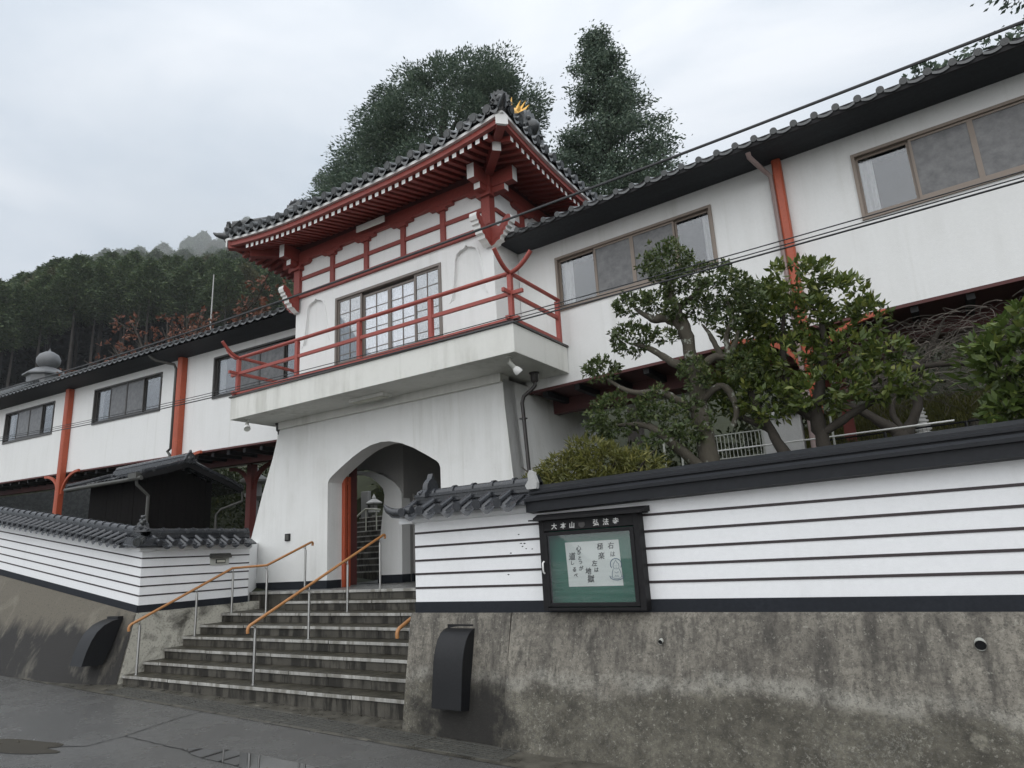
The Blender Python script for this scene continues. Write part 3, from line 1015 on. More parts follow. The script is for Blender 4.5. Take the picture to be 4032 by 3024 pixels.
# ================================================================== GATE TOWER
gt = thing('gate_tower', (-8.6, 9.0, 1.216), 'white temple gate tower with red timbering and an arched passage', 'gate')
YF = 9.0
left_prof = [(-12.60, 1.10), (-12.54, 1.33), (-12.44, 1.87), (-12.25, 2.30), (-11.94, 3.17), (-11.67, 3.83), (-11.47, 4.47)]
right_prof = [(-5.60, 1.10), (-5.70, 2.0), (-5.78, 2.86), (-5.87, 4.0), (-5.89, 4.47)]
ARCH = [(-10.01, 3.17), (-9.97, 3.23), (-9.90, 3.285), (-9.64, 3.43), (-9.35, 3.58), (-9.10, 3.685), (-8.88, 3.745), (-8.62, 3.775), (-8.40, 3.755), (-8.14, 3.69), (-7.85, 3.57), (-7.56, 3.41), (-7.33, 3.275), (-7.27, 3.22), (-7.245, 3.14)]
outline = left_prof + right_prof[::-1]
hole = [(-10.0, 1.12)] + ARCH + [(-7.245, 1.12)]
hole_open = hole
# wall with the arch cut through: build the outline as one loop that runs round the opening
loop = left_prof + right_prof[::-1] + [(-7.245, 1.10)] + ARCH[::-1] + [(-10.0, 1.10)]
mb = MB()
mb.prism(loop, fXZ(YF), 0.0, 0.36)
mb.build('lower_wall', MWHITE_LOW, gt, smooth=25)
# battered side walls
for prof, xin in ((right_prof, -6.3),):
    mb = MB()
    mb.grid(lambda k, y: (prof[k][0], y, prof[k][1]), list(range(len(prof))), [YF, YF + 0.36, 10.5, 12.4])
    mb.grid(lambda k, y: (xin, y, lerp(1.1, 4.47, k)), [0, 1], [YF + 0.3, 12.4])
    mb.build('side_wall', MWHITE_LOW, gt, smooth=25)
mb = MB()
mb.grid(lambda k, y: (left_prof[k][0], y, left_prof[k][1]), list(range(len(left_prof))), [YF, 9.8])
mb.build('side_wall', MWHITE_LOW, gt, smooth=25)
mb = MB()
mb.box(-11.4, -5.95, 12.2, 12.4, 1.1, 4.47)
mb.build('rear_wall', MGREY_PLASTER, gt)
# black base band, either side of the opening and round its jamb
mb = MB()
mb.hexa([(-12.585, YF - 0.014, 1.10), (-9.99, YF - 0.014, 1.10), (-9.99, YF + 0.05, 1.10), (-12.585, YF + 0.05, 1.10),
         (-12.525, YF - 0.014, 1.362), (-9.99, YF - 0.014, 1.362), (-9.99, YF + 0.05, 1.362), (-12.525, YF + 0.05, 1.362)])
mb.box(-10.02, -9.988, YF - 0.013, YF + 0.34, 1.10, 1.36)
mb.build('base_band', MBLACK_BAND, gt)
mb = MB()
mb.box(-7.26, -5.66, YF - 0.014, YF + 0.05, 1.10, 1.362)
mb.build('base_band', MBLACK_BAND, gt)
# small dark name plate left of the arch
mb = MB()
mb.box(-11.185, -11.05, YF - 0.03, YF + 0.005, 2.135, 2.275)
mb.box(-11.165, -11.07, YF - 0.034, YF - 0.03, 2.155, 2.255, 1)
mb.build('wall_plate', [MBLACK_METAL, MPIPE_GREEN], gt, bevel=0.004)
# passage: ceiling, inner wall with arch, side lining
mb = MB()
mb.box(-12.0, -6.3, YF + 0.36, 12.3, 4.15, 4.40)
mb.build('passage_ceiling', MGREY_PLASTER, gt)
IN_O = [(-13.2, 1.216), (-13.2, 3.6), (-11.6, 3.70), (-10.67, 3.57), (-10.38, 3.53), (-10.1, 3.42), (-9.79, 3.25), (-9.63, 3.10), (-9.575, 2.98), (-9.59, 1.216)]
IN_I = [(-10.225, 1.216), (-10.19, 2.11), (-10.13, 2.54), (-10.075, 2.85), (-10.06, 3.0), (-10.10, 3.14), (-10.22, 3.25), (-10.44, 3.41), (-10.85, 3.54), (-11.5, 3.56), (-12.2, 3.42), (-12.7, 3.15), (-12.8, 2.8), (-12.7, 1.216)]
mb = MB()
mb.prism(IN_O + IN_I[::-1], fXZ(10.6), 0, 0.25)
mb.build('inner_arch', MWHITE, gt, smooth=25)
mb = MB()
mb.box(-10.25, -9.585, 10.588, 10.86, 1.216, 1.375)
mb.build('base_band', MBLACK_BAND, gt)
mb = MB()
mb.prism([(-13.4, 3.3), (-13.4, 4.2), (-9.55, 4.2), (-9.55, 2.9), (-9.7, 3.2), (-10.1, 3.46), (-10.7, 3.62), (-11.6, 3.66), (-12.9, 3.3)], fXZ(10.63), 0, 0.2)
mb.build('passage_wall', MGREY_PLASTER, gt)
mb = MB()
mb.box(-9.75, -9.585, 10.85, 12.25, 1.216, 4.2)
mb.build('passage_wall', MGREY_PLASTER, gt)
mb = MB()
mb.box(-9.585, -9.55, 10.95, 12.1, 1.216, 3.0)
dd = mb.build('passage_door', MGREY_PLASTER, gt)
mb = MB()
mb.box(-9.55, -9.50, 11.15, 11.30, 2.02, 2.05)
mb.build('door_handle', MBLACK_METAL, dd)
mb = MB()
mb.box(-9.6, -9.54, 10.87, 12.2, 1.216, 1.375)
mb.build('base_band', MBLACK_BAND, gt)
# red door frame and the folded-back red leaf
for (x0, x1, y0, y1, h, m) in ((-10.02, -9.93, 9.362, 9.425, 3.34, MRED_POST), (-9.985, -9.93, 9.462, 9.525, 3.30, MRED_POST)):
    mb = MB()
    mb.box(x0, x1, y0, y1, 1.216, h)
    mb.build('door_post', m, gt, bevel=0.006)
mb = MB()
mb.box(-9.995, -9.955, 9.53, 9.71, 1.24, 3.50)
lf = mb.build('door_leaf', MRED_DARK, gt)
for z in (1.30, 1.62, 1.94, 2.26, 2.58, 2.90, 3.22):
    mb = MB(); mb.box(-9.955, -9.945, 9.535, 9.705, z, z + 0.07); mb.build('door_rail', MRED_DARK, lf)
for z in (1.9, 2.6, 3.15):
    mb = MB(); mb.box(-9.985, -9.945, 9.425, 9.462, z, z + 0.05); mb.build('door_tie', MRED_POST, gt)

# ---- balcony
BX0, BX1, BY = -11.87, -5.06, 8.10
mb = MB()
mb.box(BX0, BX1, BY, 9.79, 4.55, 5.0)
mb.build('balcony', MWHITE_OLD, gt, bevel=0.008)
mb = MB()
mb.box(BX0 - 0.03, BX1 + 0.03, BY - 0.03, BY + 0.10, 5.0, 5.03)
mb.box(BX1 - 0.10, BX1 + 0.031, BY + 0.10, 9.79, 5.001, 5.031)
mb.box(BX0 - 0.031, BX0 + 0.10, BY + 0.10, 9.79, 5.001, 5.031)
mb.build('balcony_edge', MPIPE, gt)
mb = MB()      # beam below the soffit, along the wall head
mb.box(-11.44, -5.89, 8.93, 9.2, 4.40, 4.555)
mb.build('soffit_beam', MWHITE_OLD, gt, bevel=0.006)
mb = MB()      # flush ceiling lamp
mb.box(-8.95, -8.10, 8.52, 8.74, 4.49, 4.552, 0)
mb.box(-8.90, -8.15, 8.56, 8.70, 4.47, 4.492, 1)
mb.build('soffit_lamp', [MWHITE_OLD, MCREAM], gt, bevel=0.006)
# ---- railing
RY, RXL, RXR = BY + 0.06, BX0 + 0.12, BX1 - 0.05
for x in (RXL, -9.965, -8.32, -6.68, RXR):
    mb = MB(); mb.box(x - .036, x + .036, RY - .036, RY + .036, 5.0, 5.80); mb.build('railing_post', MRED_RAIL, gt, bevel=0.004)
for x in (RXL, RXR):
    mb = MB(); mb.box(x - .036, x + .036, 9.60, 9.672, 5.0, 5.80); mb.build('railing_post', MRED_RAIL, gt, bevel=0.004)
def curl(sgn, along, base):
    # upswept end of the top rail
    out = []
    for k in range(7):
        q = k / 6
        out.append((0.40 * q, 0.26 * q ** 1.8))
    return out
pth = [(RXL - a, RY, 5.832 + b) for a, b in curl(0, 0, 0)][::-1] + [(RXL + (RXR - RXL) * k / 6, RY, 5.832) for k in range(1, 6)] + [(RXR + a, RY, 5.832 + b) for a, b in curl(0, 0, 0)]
mb = MB(); mb.tube(pth, 0.036, 10); mb.build('top_rail', MRED_RAIL, gt, smooth=50)
for x in (RXL, RXR):
    pth = [(x, RY - a, 5.842 + b) for a, b in curl(0, 0, 0)][::-1] + [(x, 8.6, 5.84), (x, 9.2, 5.84), (x, 9.70, 5.84)]
    mb = MB(); mb.tube(pth, 0.034, 10); mb.build('top_rail', MRED_RAIL, gt, smooth=50)
for (z, h, w, e) in ((5.50, 0.062, 0.05, 0.22), (5.085, 0.055, 0.075, 0.13)):
    mb = MB(); mb.box(RXL - e, RXR + e, RY - w / 2, RY + w / 2, z - h / 2, z + h / 2); mb.build('middle_rail' if z > 5.3 else 'bottom_rail', MRED_RAIL, gt, bevel=0.004)
    for x in (RXL, RXR):
        mb = MB(); mb.box(x - w / 2 + .001, x + w / 2 - .001, RY - e, 9.66, z - h / 2 + .004, z + h / 2 + .004); mb.build('middle_rail' if z > 5.3 else 'bottom_rail', MRED_RAIL, gt, bevel=0.004)

# ---- upper storey
UX0, UX1 = -11.06, -5.94
WX0, WX1, WZ0, WZ1 = -9.85, -7.10, 5.42, 6.89
NL = [(-10.81, 6.07), (-10.755, 6.30), (-10.72, 6.55), (-10.695, 6.83), (-10.66, 6.93), (-10.58, 6.985), (-10.49, 7.005), (-10.445, 7.055), (-10.40, 7.01), (-10.31, 6.985), (-10.23, 6.93), (-10.19, 6.82), (-10.15, 6.62), (-10.10, 6.32), (-10.06, 6.07)]
NR = [(x + 3.925, z) for x, z in NL]
mb = MB()
mb.prism([(UX0, 4.98), (UX1, 4.98), (UX1, 8.5), (UX0, 8.5)], fXZ(YF), 0.0, 0.22, holes=[[(WX0, WZ0), (WX1, WZ0), (WX1, WZ1), (WX0, WZ1)], NL, NR])
mb.build('upper_wall', MWHITE, gt)
for N in (NL, NR):
    mb = MB()
    x0, x1 = min(p[0] for p in N) - .05, max(p[0] for p in N) + .05
    mb.box(x0, x1, YF + 0.055, YF + 0.10, 5.95, 7.15)
    nb = mb.build('blind_niche', MWHITE, gt)
    mb = MB()      # raised plaster moulding round the niche
    cx = sum(p[0] for p in N) / len(N)
    big = [(cx + (x - cx) * 1.12, 6.55 + (z - 6.55) * 1.07) for x, z in N]
    mb.prism(big + N[::-1], fXZ(YF), -0.012, 0.004)
    mb.build('niche_moulding', MWHITE, nb)
for x in (UX0, UX1):
    mb = MB(); mb.box(x if x < -8 else x - 0.2, x + 0.2 if x < -8 else x, YF + 0.22, 12.4, 4.98, 8.5); mb.build('upper_side_wall', MWHITE, gt)
mb = MB(); mb.box(UX0, UX1, 12.2, 12.41, 4.98, 8.5); mb.build('upper_rear_wall', MWHITE, gt)
mb = MB(); mb.box(UX0 + .2, UX1 - .2, YF + 1.6, YF + 1.62, 4.98, 8.5); mb.build('room_lining', MINTERIOR, gt)
mb = MB(); mb.box(UX0 + .2, UX1 - .2, YF + .22, 12.2, 7.2, 7.25); mb.build('room_ceiling', MINTERIOR, gt)

def bx(name, m, a, parent=gt, bev=0.005):
    mb = MB(); mb.box(*a); return mb.build(name, m, parent, bevel=bev)
bx('tie_beam', MRED, (UX0 - .02, UX1 + .02, YF - .06, YF + .02, 7.16, 7.268))
for x in (UX0 - 0.012, UX1 - 0.168):
    bx('column', MRED, (x, x + 0.18, YF - .075, YF + .1, 7.268, 8.02))
for x in (-9.93, -8.96, -7.985, -7.01):
    bx('stud', MRED, (x - .055, x + .055, YF - .05, YF + .02, 7.268, 7.95))
bx('middle_rail_beam', MRED, (UX0 + .15, UX1 - .15, YF - .035, YF + .02, 7.565, 7.645))
bx('head_beam', MRED, (UX0 - .05, UX1 + .05, YF - .09, YF + .05, 7.985, 8.20))
# stepped boat-shaped bracket arms under the head beam
for x in (-9.93, -8.96, -7.985, -7.01):
    mb = MB()
    mb.prism([(x - .27, 7.985), (x - .27, 7.935), (x - .25, 7.925), (x - .115, 7.925), (x - .11, 7.87), (x + .11, 7.87), (x + .115, 7.925), (x + .25, 7.925), (x + .27, 7.935), (x + .27, 7.985)], fXZ(YF - .085), 0, 0.1)
    mb.build('bracket_arm', MRED, gt, bevel=0.004)
for (cx, sg) in ((UX0 + 0.08, 1), (UX1 - 0.08, -1)):
    mb = MB()
    mb.prism([(cx - sg * .12, 7.985), (cx - sg * .12, 7.84), (cx + sg * .13, 7.84), (cx + sg * .14, 7.90), (cx + sg * .34, 7.905), (cx + sg * .40, 7.945), (cx + sg * .40, 7.985)], fXZ(YF - .088), 0, 0.1)
    mb.build('bracket_arm', MRED, gt, bevel=0.004)
    # arms projecting to the front and to the side, white end grain
    for (w, y0, z0, z1) in ((.15, 8.52, 7.99, 8.27), (.13, 8.70, 7.865, 7.985)):
        mb = MB()
        mb.box(cx - w / 2, cx + w / 2, y0, YF, z0, z1, 0, [0, 0, 1, 0, 0, 0])
        mb.build('projecting_arm', [MRED, MWHITE_PAINT], gt, bevel=0.004)
        mb = MB()
        xo = cx - sg * (YF - y0 + .08)
        ms = [0, 0, 0, 0, 0, 1] if sg > 0 else [0, 0, 0, 1, 0, 0]
        mb.box(min(cx, xo), max(cx, xo), YF + .0, YF + w, z0 + .003, z1 - .003, 0, ms)
        mb.build('projecting_arm', [MRED, MWHITE_PAINT], gt, bevel=0.004)
    bx('bearing_block', MRED, (cx - .15, cx + .15, YF - .13, YF + .02, 7.80, 7.87))
bx('wall_head_board', MRED_DARK, (UX0 - .03, UX1 + .03, YF - .05, YF + .05, 8.20, 8.47))
# a pale plank hung under the eaves
bx('eave_plank', MWHITE_OLD, (-9.05, -8.30, YF - .22, YF - .19, 8.03, 8.16))
# right side of the upper storey: beams on the side wall
XS = UX1
bx('tie_beam', MRED, (XS - .02, XS + .06, YF + .03, 12.4, 7.162, 7.266))
bx('middle_rail_beam', MRED, (XS - .02, XS + .035, YF + .1, 12.4, 7.567, 7.643))
bx('head_beam', MRED, (XS - .05, XS + .09, YF + .06, 12.4, 7.987, 8.198))
bx('wall_head_board', MRED_DARK, (XS - .05, XS + .05, YF + .06, 12.4, 8.198, 8.47))
for y in (10.0, 11.0):
    bx('stud', MRED, (XS - .02, XS + .05, y - .055, y + .055, 7.266, 7.95))
    mb = MB()
    mb.prism([(y - .36, 7.985), (y - .36, 7.94), (y - .30, 7.905), (y - .13, 7.90), (y - .12, 7.83), (y + .12, 7.83), (y + .13, 7.90), (y + .30, 7.905), (y + .36, 7.94), (y + .36, 7.985)], lambda u, v, t: (XS + t, u, v), -.02, .085)
    mb.build('bracket_arm', MRED, gt)

# carved beam noses: red faces, white scalloped edges
NOSE = [(0, 0.10), (0.10, 0.115), (0.17, 0.07), (0.22, 0.075), (0.27, 0.13), (0.30, 0.21), (0.355, 0.245), (0.41, 0.225), (0.425, 0.165), (0.40, 0.10), (0.365, 0.09), (0.36, 0.04), (0.315, 0.025), (0.31, -0.03), (0.265, -0.045), (0.26, -0.10), (0.20, -0.115), (0.185, -0.175), (0.12, -0.19), (0.07, -0.235), (0.0, -0.26)]
def nose(ox, oy, dx, dy):
    mb = MB()
    nx, ny = -dy, dx
    inner = [(u, v) for u, v in NOSE]
    mb.prism(inner, lambda u, v, t: (ox + dx * u + nx * t, oy + dy * u + ny * t, 7.10 + v), -0.075, 0.075, 0, 1)
    mb.prism([(u * .86, v * .80 + .01) for u, v in NOSE], lambda u, v, t: (ox + dx * u + nx * t, oy + dy * u + ny * t, 7.10 + v), -0.083, 0.083, 0, 0)
    mb.build('carved_beam_nose', [MRED, MWHITE_PAINT], gt)
for x, sx in ((UX1 - .075, 1), (UX0 + .075, -1)):
    nose(x, YF - .05, 0, -1)
    nose(x + sx * .07, YF + .03, sx, 0)

# ---- window of the upper storey
wn = None
mb = MB()
fw = 0.05
mb.box(WX0, WX1, YF - .02, YF + .12, WZ1 - fw, WZ1)
mb.box(WX0, WX1, YF - .02, YF + .12, WZ0, WZ0 + fw)
mb.box(WX0, WX0 + fw, YF - .02, YF + .12, WZ0 + fw, WZ1 - fw)
mb.box(WX1 - fw, WX1, YF - .02, YF + .12, WZ0 + fw, WZ1 - fw)
wn = mb.build('window', MFRAME, gt)
wb = [WX0 + fw, -9.13, -8.43, -7.765, WX1 - fw]
for i in range(4):
    a, b = wb[i], wb[i + 1]
    outer = i in (0, 3)
    y = YF + 0.015 if outer else YF + 0.055
    z1 = WZ1 - fw - (0 if outer else 0.05)
    z0 = WZ0 + fw
    mb = MB()
    s = 0.042
    mb.box(a, a + s, y, y + .03, z0, z1); mb.box(b - s, b, y, y + .03, z0, z1)
    mb.box(a + s, b - s, y, y + .03, z1 - s, z1); mb.box(a + s, b - s, y, y + .03, z0, z0 + s * 1.3)
    mb.build('sash', MFRAME, wn)
    mb = MB(); mb.box(a + s, b - s, y + .012, y + .016, z0 + s, z1 - s); mb.build('pane', MGLASS_DOOR if not outer else MGLASS, wn)
    for k in (0.5,):
        xx = lerp(a, b, k)
        mb = MB(); mb.box(xx - .006, xx + .006, y + .004, y + .024, z0 + s, z1 - s); mb.build('glazing_bar', MFRAME, wn)
    for k in (0.14, 0.45, 0.77):
        zz = lerp(z0, z1, k)
        mb = MB(); mb.box(a + s, b - s, y + .006, y + .022, zz - .006, zz + .006); mb.build('glazing_bar', MFRAME, wn)
    # pleated curtain
    mb = MB()
    xs_ = np.linspace(a + .02, b - .02, 46)
    mb.grid(lambda x, z: (x, YF + .125 + .014 * sin(x * 95 + 2.3 * sin(x * 17)), z), list(xs_), [z0, z1])
    mb.build('curtain', MCURTAIN if not outer else MSCREEN, wn, smooth=80)
bx('threshold', MFRAME_DARK, (WX0 - .03, WX1 + .03, YF - .05, YF + .1, WZ0 - .05, WZ0))

# ---- eaves
RX0, RX1, RY0, RY1 = -12.22, -4.98, 8.0, 13.4
RCX, RCY = (RX0 + RX1) / 2, (RY0 + RY1) / 2
def eup(d):
    return 0.24 * max(0.0, 1 - d / 3.0) ** 2.3
def ze(x, y):
    # eave height from the distance to the nearest corner along the eave
    dx = min(x - RX0, RX1 - x)
    dy = min(y - RY0, RY1 - y)
    return 8.31 + eup(max(0.0, max(dx, dy)))
def rafter_mesh(L):
    mb = MB()
    w, h = 0.042, 0.095
    mb.hexa([(-w, 0, -h), (w, 0, -h), (w, L, .25 * L - h), (-w, L, .25 * L - h), (-w, 0, 0), (w, 0, 0), (w, L, .25 * L), (-w, L, .25 * L)], ms=[0, 0, 1, 0, 0, 0])
    return mb.mesh('rafter', [MRED, MWHITE_PAINT])
RM = {}
def rafter(x, y, rz, L, z):
    k = round(L, 2)
    if k not in RM:
        RM[k] = rafter_mesh(k)
    put('rafter', RM[k], gt, (x, y, z), (0, 0, rz))
for i in range(39):
    x = lerp(-11.57, -5.39, i / 38)
    d = min(x - RX0, RX1 - x)
    L = min(1.0, max(0.12, d - 0.1 - 0.12))
    rafter(x, RY0 + .10, 0, L, ze(x, RY0) - 0.125)
ns = 28
for i in range(ns):
    y = lerp(8.42, 12.95, i / (ns - 1))
    d = min(y - RY0, RY1 - y)
    L = min(1.0, max(0.12, d - 0.1 - 0.12))
    rafter(RX1 - .10, y, radians(90), L, ze(RX1, y) - 0.125)
    rafter(RX0 + .10, y, radians(-90), L, ze(RX0, y) - 0.125)
# boards above the rafters, fascia and white strip
def side_pts(n=40):
    xs_ = [lerp(RX0, RX1, i / n) for i in range(n + 1)]
    ys_ = [lerp(RY0, RY1, i / n) for i in range(n + 1)]
    return xs_, ys_
XS_, YS_ = side_pts()
def inset_pt(side, u, t, z):
    # point on the eave loop, moved inwards by t (kept inside the hip lines)
    if side == 0:
        x = min(max(u, RX0 + t), RX1 - t); return (x, RY0 + t, z)
    if side == 1:
        y = min(max(u, RY0 + t), RY1 - t); return (RX1 - t, y, z)
    if side == 2:
        x = min(max(u, RX0 + t), RX1 - t); return (x, RY1 - t, z)
    y = min(max(u, RY0 + t), RY1 - t); return (RX0 + t, y, z)
def zee(side, u):
    return ze(u, RY0) if side in (0, 2) else ze(RX0, u)
SIDES = [(0, XS_), (1, YS_), (2, XS_), (3, YS_)]
def strip(name, m, rows):
    # rows: list of (inset, dz)
    for side, us in SIDES:
        mb = MB()
        mb.grid(lambda u, k: inset_pt(side, u, rows[k][0], zee(side, u) + rows[k][1]), us, list(range(len(rows))))
        mb.build(name, m, gt, smooth=30)
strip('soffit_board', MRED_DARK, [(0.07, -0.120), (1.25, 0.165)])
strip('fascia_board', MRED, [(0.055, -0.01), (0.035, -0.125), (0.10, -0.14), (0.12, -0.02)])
strip('eave_strip', MWHITE_PAINT, [(0.03, 0.045), (0.0, 0.045), (0.0, -0.008), (0.07, -0.010)])
strip('tile_support', MBLACK_WOOD, [(0.04, 0.10), (0.015, 0.10), (0.015, 0.046), (0.05, 0.044)])
# hip rafters, two tiers with white ends
for (cx, cy, sx, sy) in ((RX1, RY0, 1, -1), (RX0, RY0, -1, -1)):
    o = Vector((cx - sx * 1.05, cy - sy * 1.05, 8.42))
    for (e, w, h, dz, zz) in ((0.06, 0.15, 0.17, 0.0, 8.43), (0.38, 0.15, 0.17, -0.17, 8.27)):
        tip = Vector((cx - sx * e, cy - sy * e, zz))
        base = Vector((cx - sx * 1.1, cy - sy * 1.1, zz + 0.02))
        mb = MB()
        mb.bar(tip, base, w, h, 0)
        mb.mi[2] = 1
        mb.build('hip_rafter', [MRED, MWHITE_PAINT], gt)
    tip = Vector((cx - sx * 0.052, cy - sy * 0.052, 8.44))
    dr = Vector((sx, sy, 0)).normalized()
    pr = Vector((-dr.y, dr.x, 0))
    mb = MB()
    mb.prism([(-.10, -.09), (.10, -.09), (.10, .07), (0, .115), (-.10, .07)], lambda u, v, t: tip + pr * u + dr * t + Vector((0, 0, v)), 0.002, 0.03)
    mb.build('hip_rafter_cap', MWHITE_PAINT, gt)

# ---- roof surface
def hroof(t):
    return 0.42 * t + 0.055 * t * t
def zr(side, u, t):
    return zee(side, u) * 1.0 + 0.10 + hroof(t) - (0 if t < 0.01 else 0) - (zee(side, u) - 8.31) * min(1, t / 1.6)
GX0, GX1 = RX0 + 1.15, RX1 - 1.15
for side, us in SIDES:
    mb = MB()
    half = (RY1 - RY0) / 2
    if side in (0, 2):
        ts_ = [0, .2, .5, .8, 1.15]
        mb.grid(lambda u, t: (lambda p: (p[0], p[1], zr(side, u, t)))(inset_pt(side, u, t, 0)), us, ts_)
        ts2 = [1.15, 1.5, 1.9, 2.3, half]
        us2 = [lerp(GX0, GX1, i / 20) for i in range(21)]
        mb.grid(lambda u, t: (u, RY0 + t if side == 0 else RY1 - t, 8.41 + hroof(t)), us2, ts2)
    else:
        mb.grid(lambda u, t: (lambda p: (p[0], p[1], zr(side, u, t)))(inset_pt(side, u, t, 0)), us, [0, .2, .5, .8, 1.15, 1.3])
    mb.build('roof_slope', MTILE, gt, smooth=40)
# gables
for gx in (GX0 + .12, GX1 - .12):
    mb = MB()
    half = (RY1 - RY0) / 2
    pts = [(RY0 + t, 8.36 + hroof(t)) for t in (1.15, 1.5, 1.9, 2.3, half)] + [(RY1 - t, 8.36 + hroof(t)) for t in (2.3, 1.9, 1.5, 1.15)]
    mb.prism(pts, lambda u, v, t: (gx + t, u, v), -0.03, 0.03)
    mb.build('gable_panel', MWHITE_OLD, gt)
# eave tiles: roll with a round end and a crescent pan, one object each
def roof_tile_mesh():
    mb = MB()
    n = 8
    r = 0.075
    for (y, z) in ((0.0, 0.02), (0.55, 0.27)):
        for j in range(n):
            q = pi * j / (n - 1)
            mb.v.append(Vector((r * cos(q), y, z + r * sin(q))))
    for j in range(n - 1):
        mb.f.append([j, j + 1, n + j + 1, n + j]); mb.mi.append(0)
    mb.tube([(0, 0.02, 0.022), (0, -0.025, 0.010)], 0.084, 14, 0)
    mb.tube([(0, -0.020, 0.010), (0, -0.034, 0.007)], 0.055, 10, 0)
    k = 7
    b0 = len(mb.v)
    for (y, z, th) in ((0.5, 0.19, 0), (-0.02, -0.02, 0), (-0.03, -0.10, 1)):
        for j in range(k):
            u = j / (k - 1)
            sag = -0.06 * sin(pi * u)
            zz = z + sag if not th else z + sag * .9 + 0.045 * abs(2 * u - 1) ** 1.5
            mb.v.append(Vector((0.05 + 0.19 * u, y, zz)))
    for i in range(2):
        for j in range(k - 1):
            mb.f.append([b0 + i * k + j, b0 + i * k + j + 1, b0 + (i + 1) * k + j + 1, b0 + (i + 1) * k + j]); mb.mi.append(0)
    return mb.mesh('eave_tile', MTILE_WEATHERED, smooth=50)
ETILE = roof_tile_mesh()
n = 26
for i in range(n):
    x = lerp(RX0 + .16, RX1 - .26, i / (n - 1))
    slope_y = math.atan((ze(x + .05, RY0) - ze(x - .05, RY0)) / .1)
    put('eave_tile', ETILE, gt, (x, RY0 - .02, ze(x, RY0) + 0.155), (0, -slope_y, 0))
n = 19
for i in range(n):
    y = lerp(RY0 + .22, RY1 - .16, i / (n - 1))
    sl = math.atan((ze(RX0, y + .05) - ze(RX0, y - .05)) / .1)
    put('eave_tile', ETILE, gt, (RX1 + .02, y, ze(RX1, y) + 0.155), (0, -sl, radians(90)))
    put('eave_tile', ETILE, gt, (RX0 - .02, y, ze(RX0, y) + 0.155), (0, sl, radians(-90)))
# roll ribs over the front and side slopes (too many and too hidden to count)
mb = MB()
for i in range(26):
    x = lerp(RX0 + .16, RX1 - .26, i / 25)
    tmax = min(min(x - RX0, RX1 - x), 1.15) if not (GX0 < x < GX1) else 2.6
    ts_ = [t for t in (.5, .8, 1.15, 1.6, 2.1, 2.6) if t <= tmax + .01]
    if len(ts_) > 1:
        mb.tube([(x, RY0 + t, zr(0, x, t) + .05 if t < 1.16 else 8.47 + hroof(t)) for t in ts_], 0.07, 6)
for i in range(19):
    y = lerp(RY0 + .22, RY1 - .16, i / 18)
    tmax = min(min(y - RY0, RY1 - y), 1.3)
    ts_ = [t for t in (.5, .8, 1.15, 1.3) if t <= tmax + .01]
    if len(ts_) > 1:
        mb.tube([(RX1 - t, y, zr(1, y, t) + .05) for t in ts_], 0.07, 6)
tag(mb.build('tile_rolls', MTILE, gt, smooth=50), kind='stuff')
# ridges
ZR = 8.41 + hroof((RY1 - RY0) / 2)
mb = MB()
for (w, z0, z1) in ((.20, -.05, .05), (.17, .05, .12), (.20, .12, .16), (.17, .16, .23), (.20, .23, .27)):
    mb.box(GX0 - .1, GX1 + .1, RCY - w, RCY + w, ZR + z0, ZR + z1)
mb.tube([(GX0 - .1, RCY, ZR + .30), (GX1 + .1, RCY, ZR + .30)], 0.10, 10)
mb.build('main_ridge', MTILE, gt)
def oni(P, rz, s, name='demon_face_tile'):
    mb = MB()
    out = [(-.55, 0), (.55, 0), (.62, .12), (.50, .25), (.46, .55), (.55, .72), (.42, .70), (.36, .88), (.24, .82), (.12, 1.02), (0, .92), (-.12, 1.02), (-.24, .82), (-.36, .88), (-.42, .70), (-.55, .72), (-.46, .55), (-.50, .25), (-.62, .12)]
    mb.prism([(u * s, v * s) for u, v in out], lambda u, v, t: (u, t, v), -.08 * s, .10 * s)
    mb.lathe([(0, .26 * s), (.14 * s, .22 * s), (.24 * s, .10 * s), (.30 * s, 0)], (0, -.08 * s, .42 * s), 10, ax=Matrix.Rotation(radians(90), 3, 'X'))
    for sx in (-1, 1):
        mb.lathe([(0, .10 * s), (.07 * s, .07 * s), (.10 * s, 0)], (sx * .24 * s, -.08 * s, .62 * s), 8, ax=Matrix.Rotation(radians(90), 3, 'X'))
        mb.tube([(sx * .42 * s, -.06 * s, .06 * s), (sx * .58 * s, -.10 * s, .18 * s), (sx * .48 * s, -.12 * s, .32 * s), (sx * .36 * s, -.10 * s, .22 * s)], .07 * s, 6)
    return put(name, mb.mesh(name, MTILE_WEATHERED, smooth=40), gt, P, (0, 0, rz))
oni((GX1 + .14, RCY, ZR - .02), radians(90), .62)
oni((GX0 - .14, RCY, ZR - .02), radians(-90), .62)
# descending ridges on the gable edges
for gx in (GX0 + .02, GX1 - .02):
    for sgn in (-1, 1):
        pts = []
        for t in (.92, 1.2, 1.6, 2.0, 2.5):
            y = RY0 + t if sgn < 0 else RY1 - t
            pts.append((gx, y, 8.50 + hroof(t) + .26))
        mb = MB()
        for a, b in zip(pts, pts[1:]):
            mb.bar(a, (b[0], b[1], b[2] + .001), .22, .50)
        mb.tube([(p[0], p[1], p[2] + .17) for p in pts], .075, 8)
        mb.build('descending_ridge', MTILE, gt)
        y = RY0 + .86 if sgn < 0 else RY1 - .86
        oni((gx, y, 8.46 + hroof(.86) + .12), 0 if sgn < 0 else pi, .50)
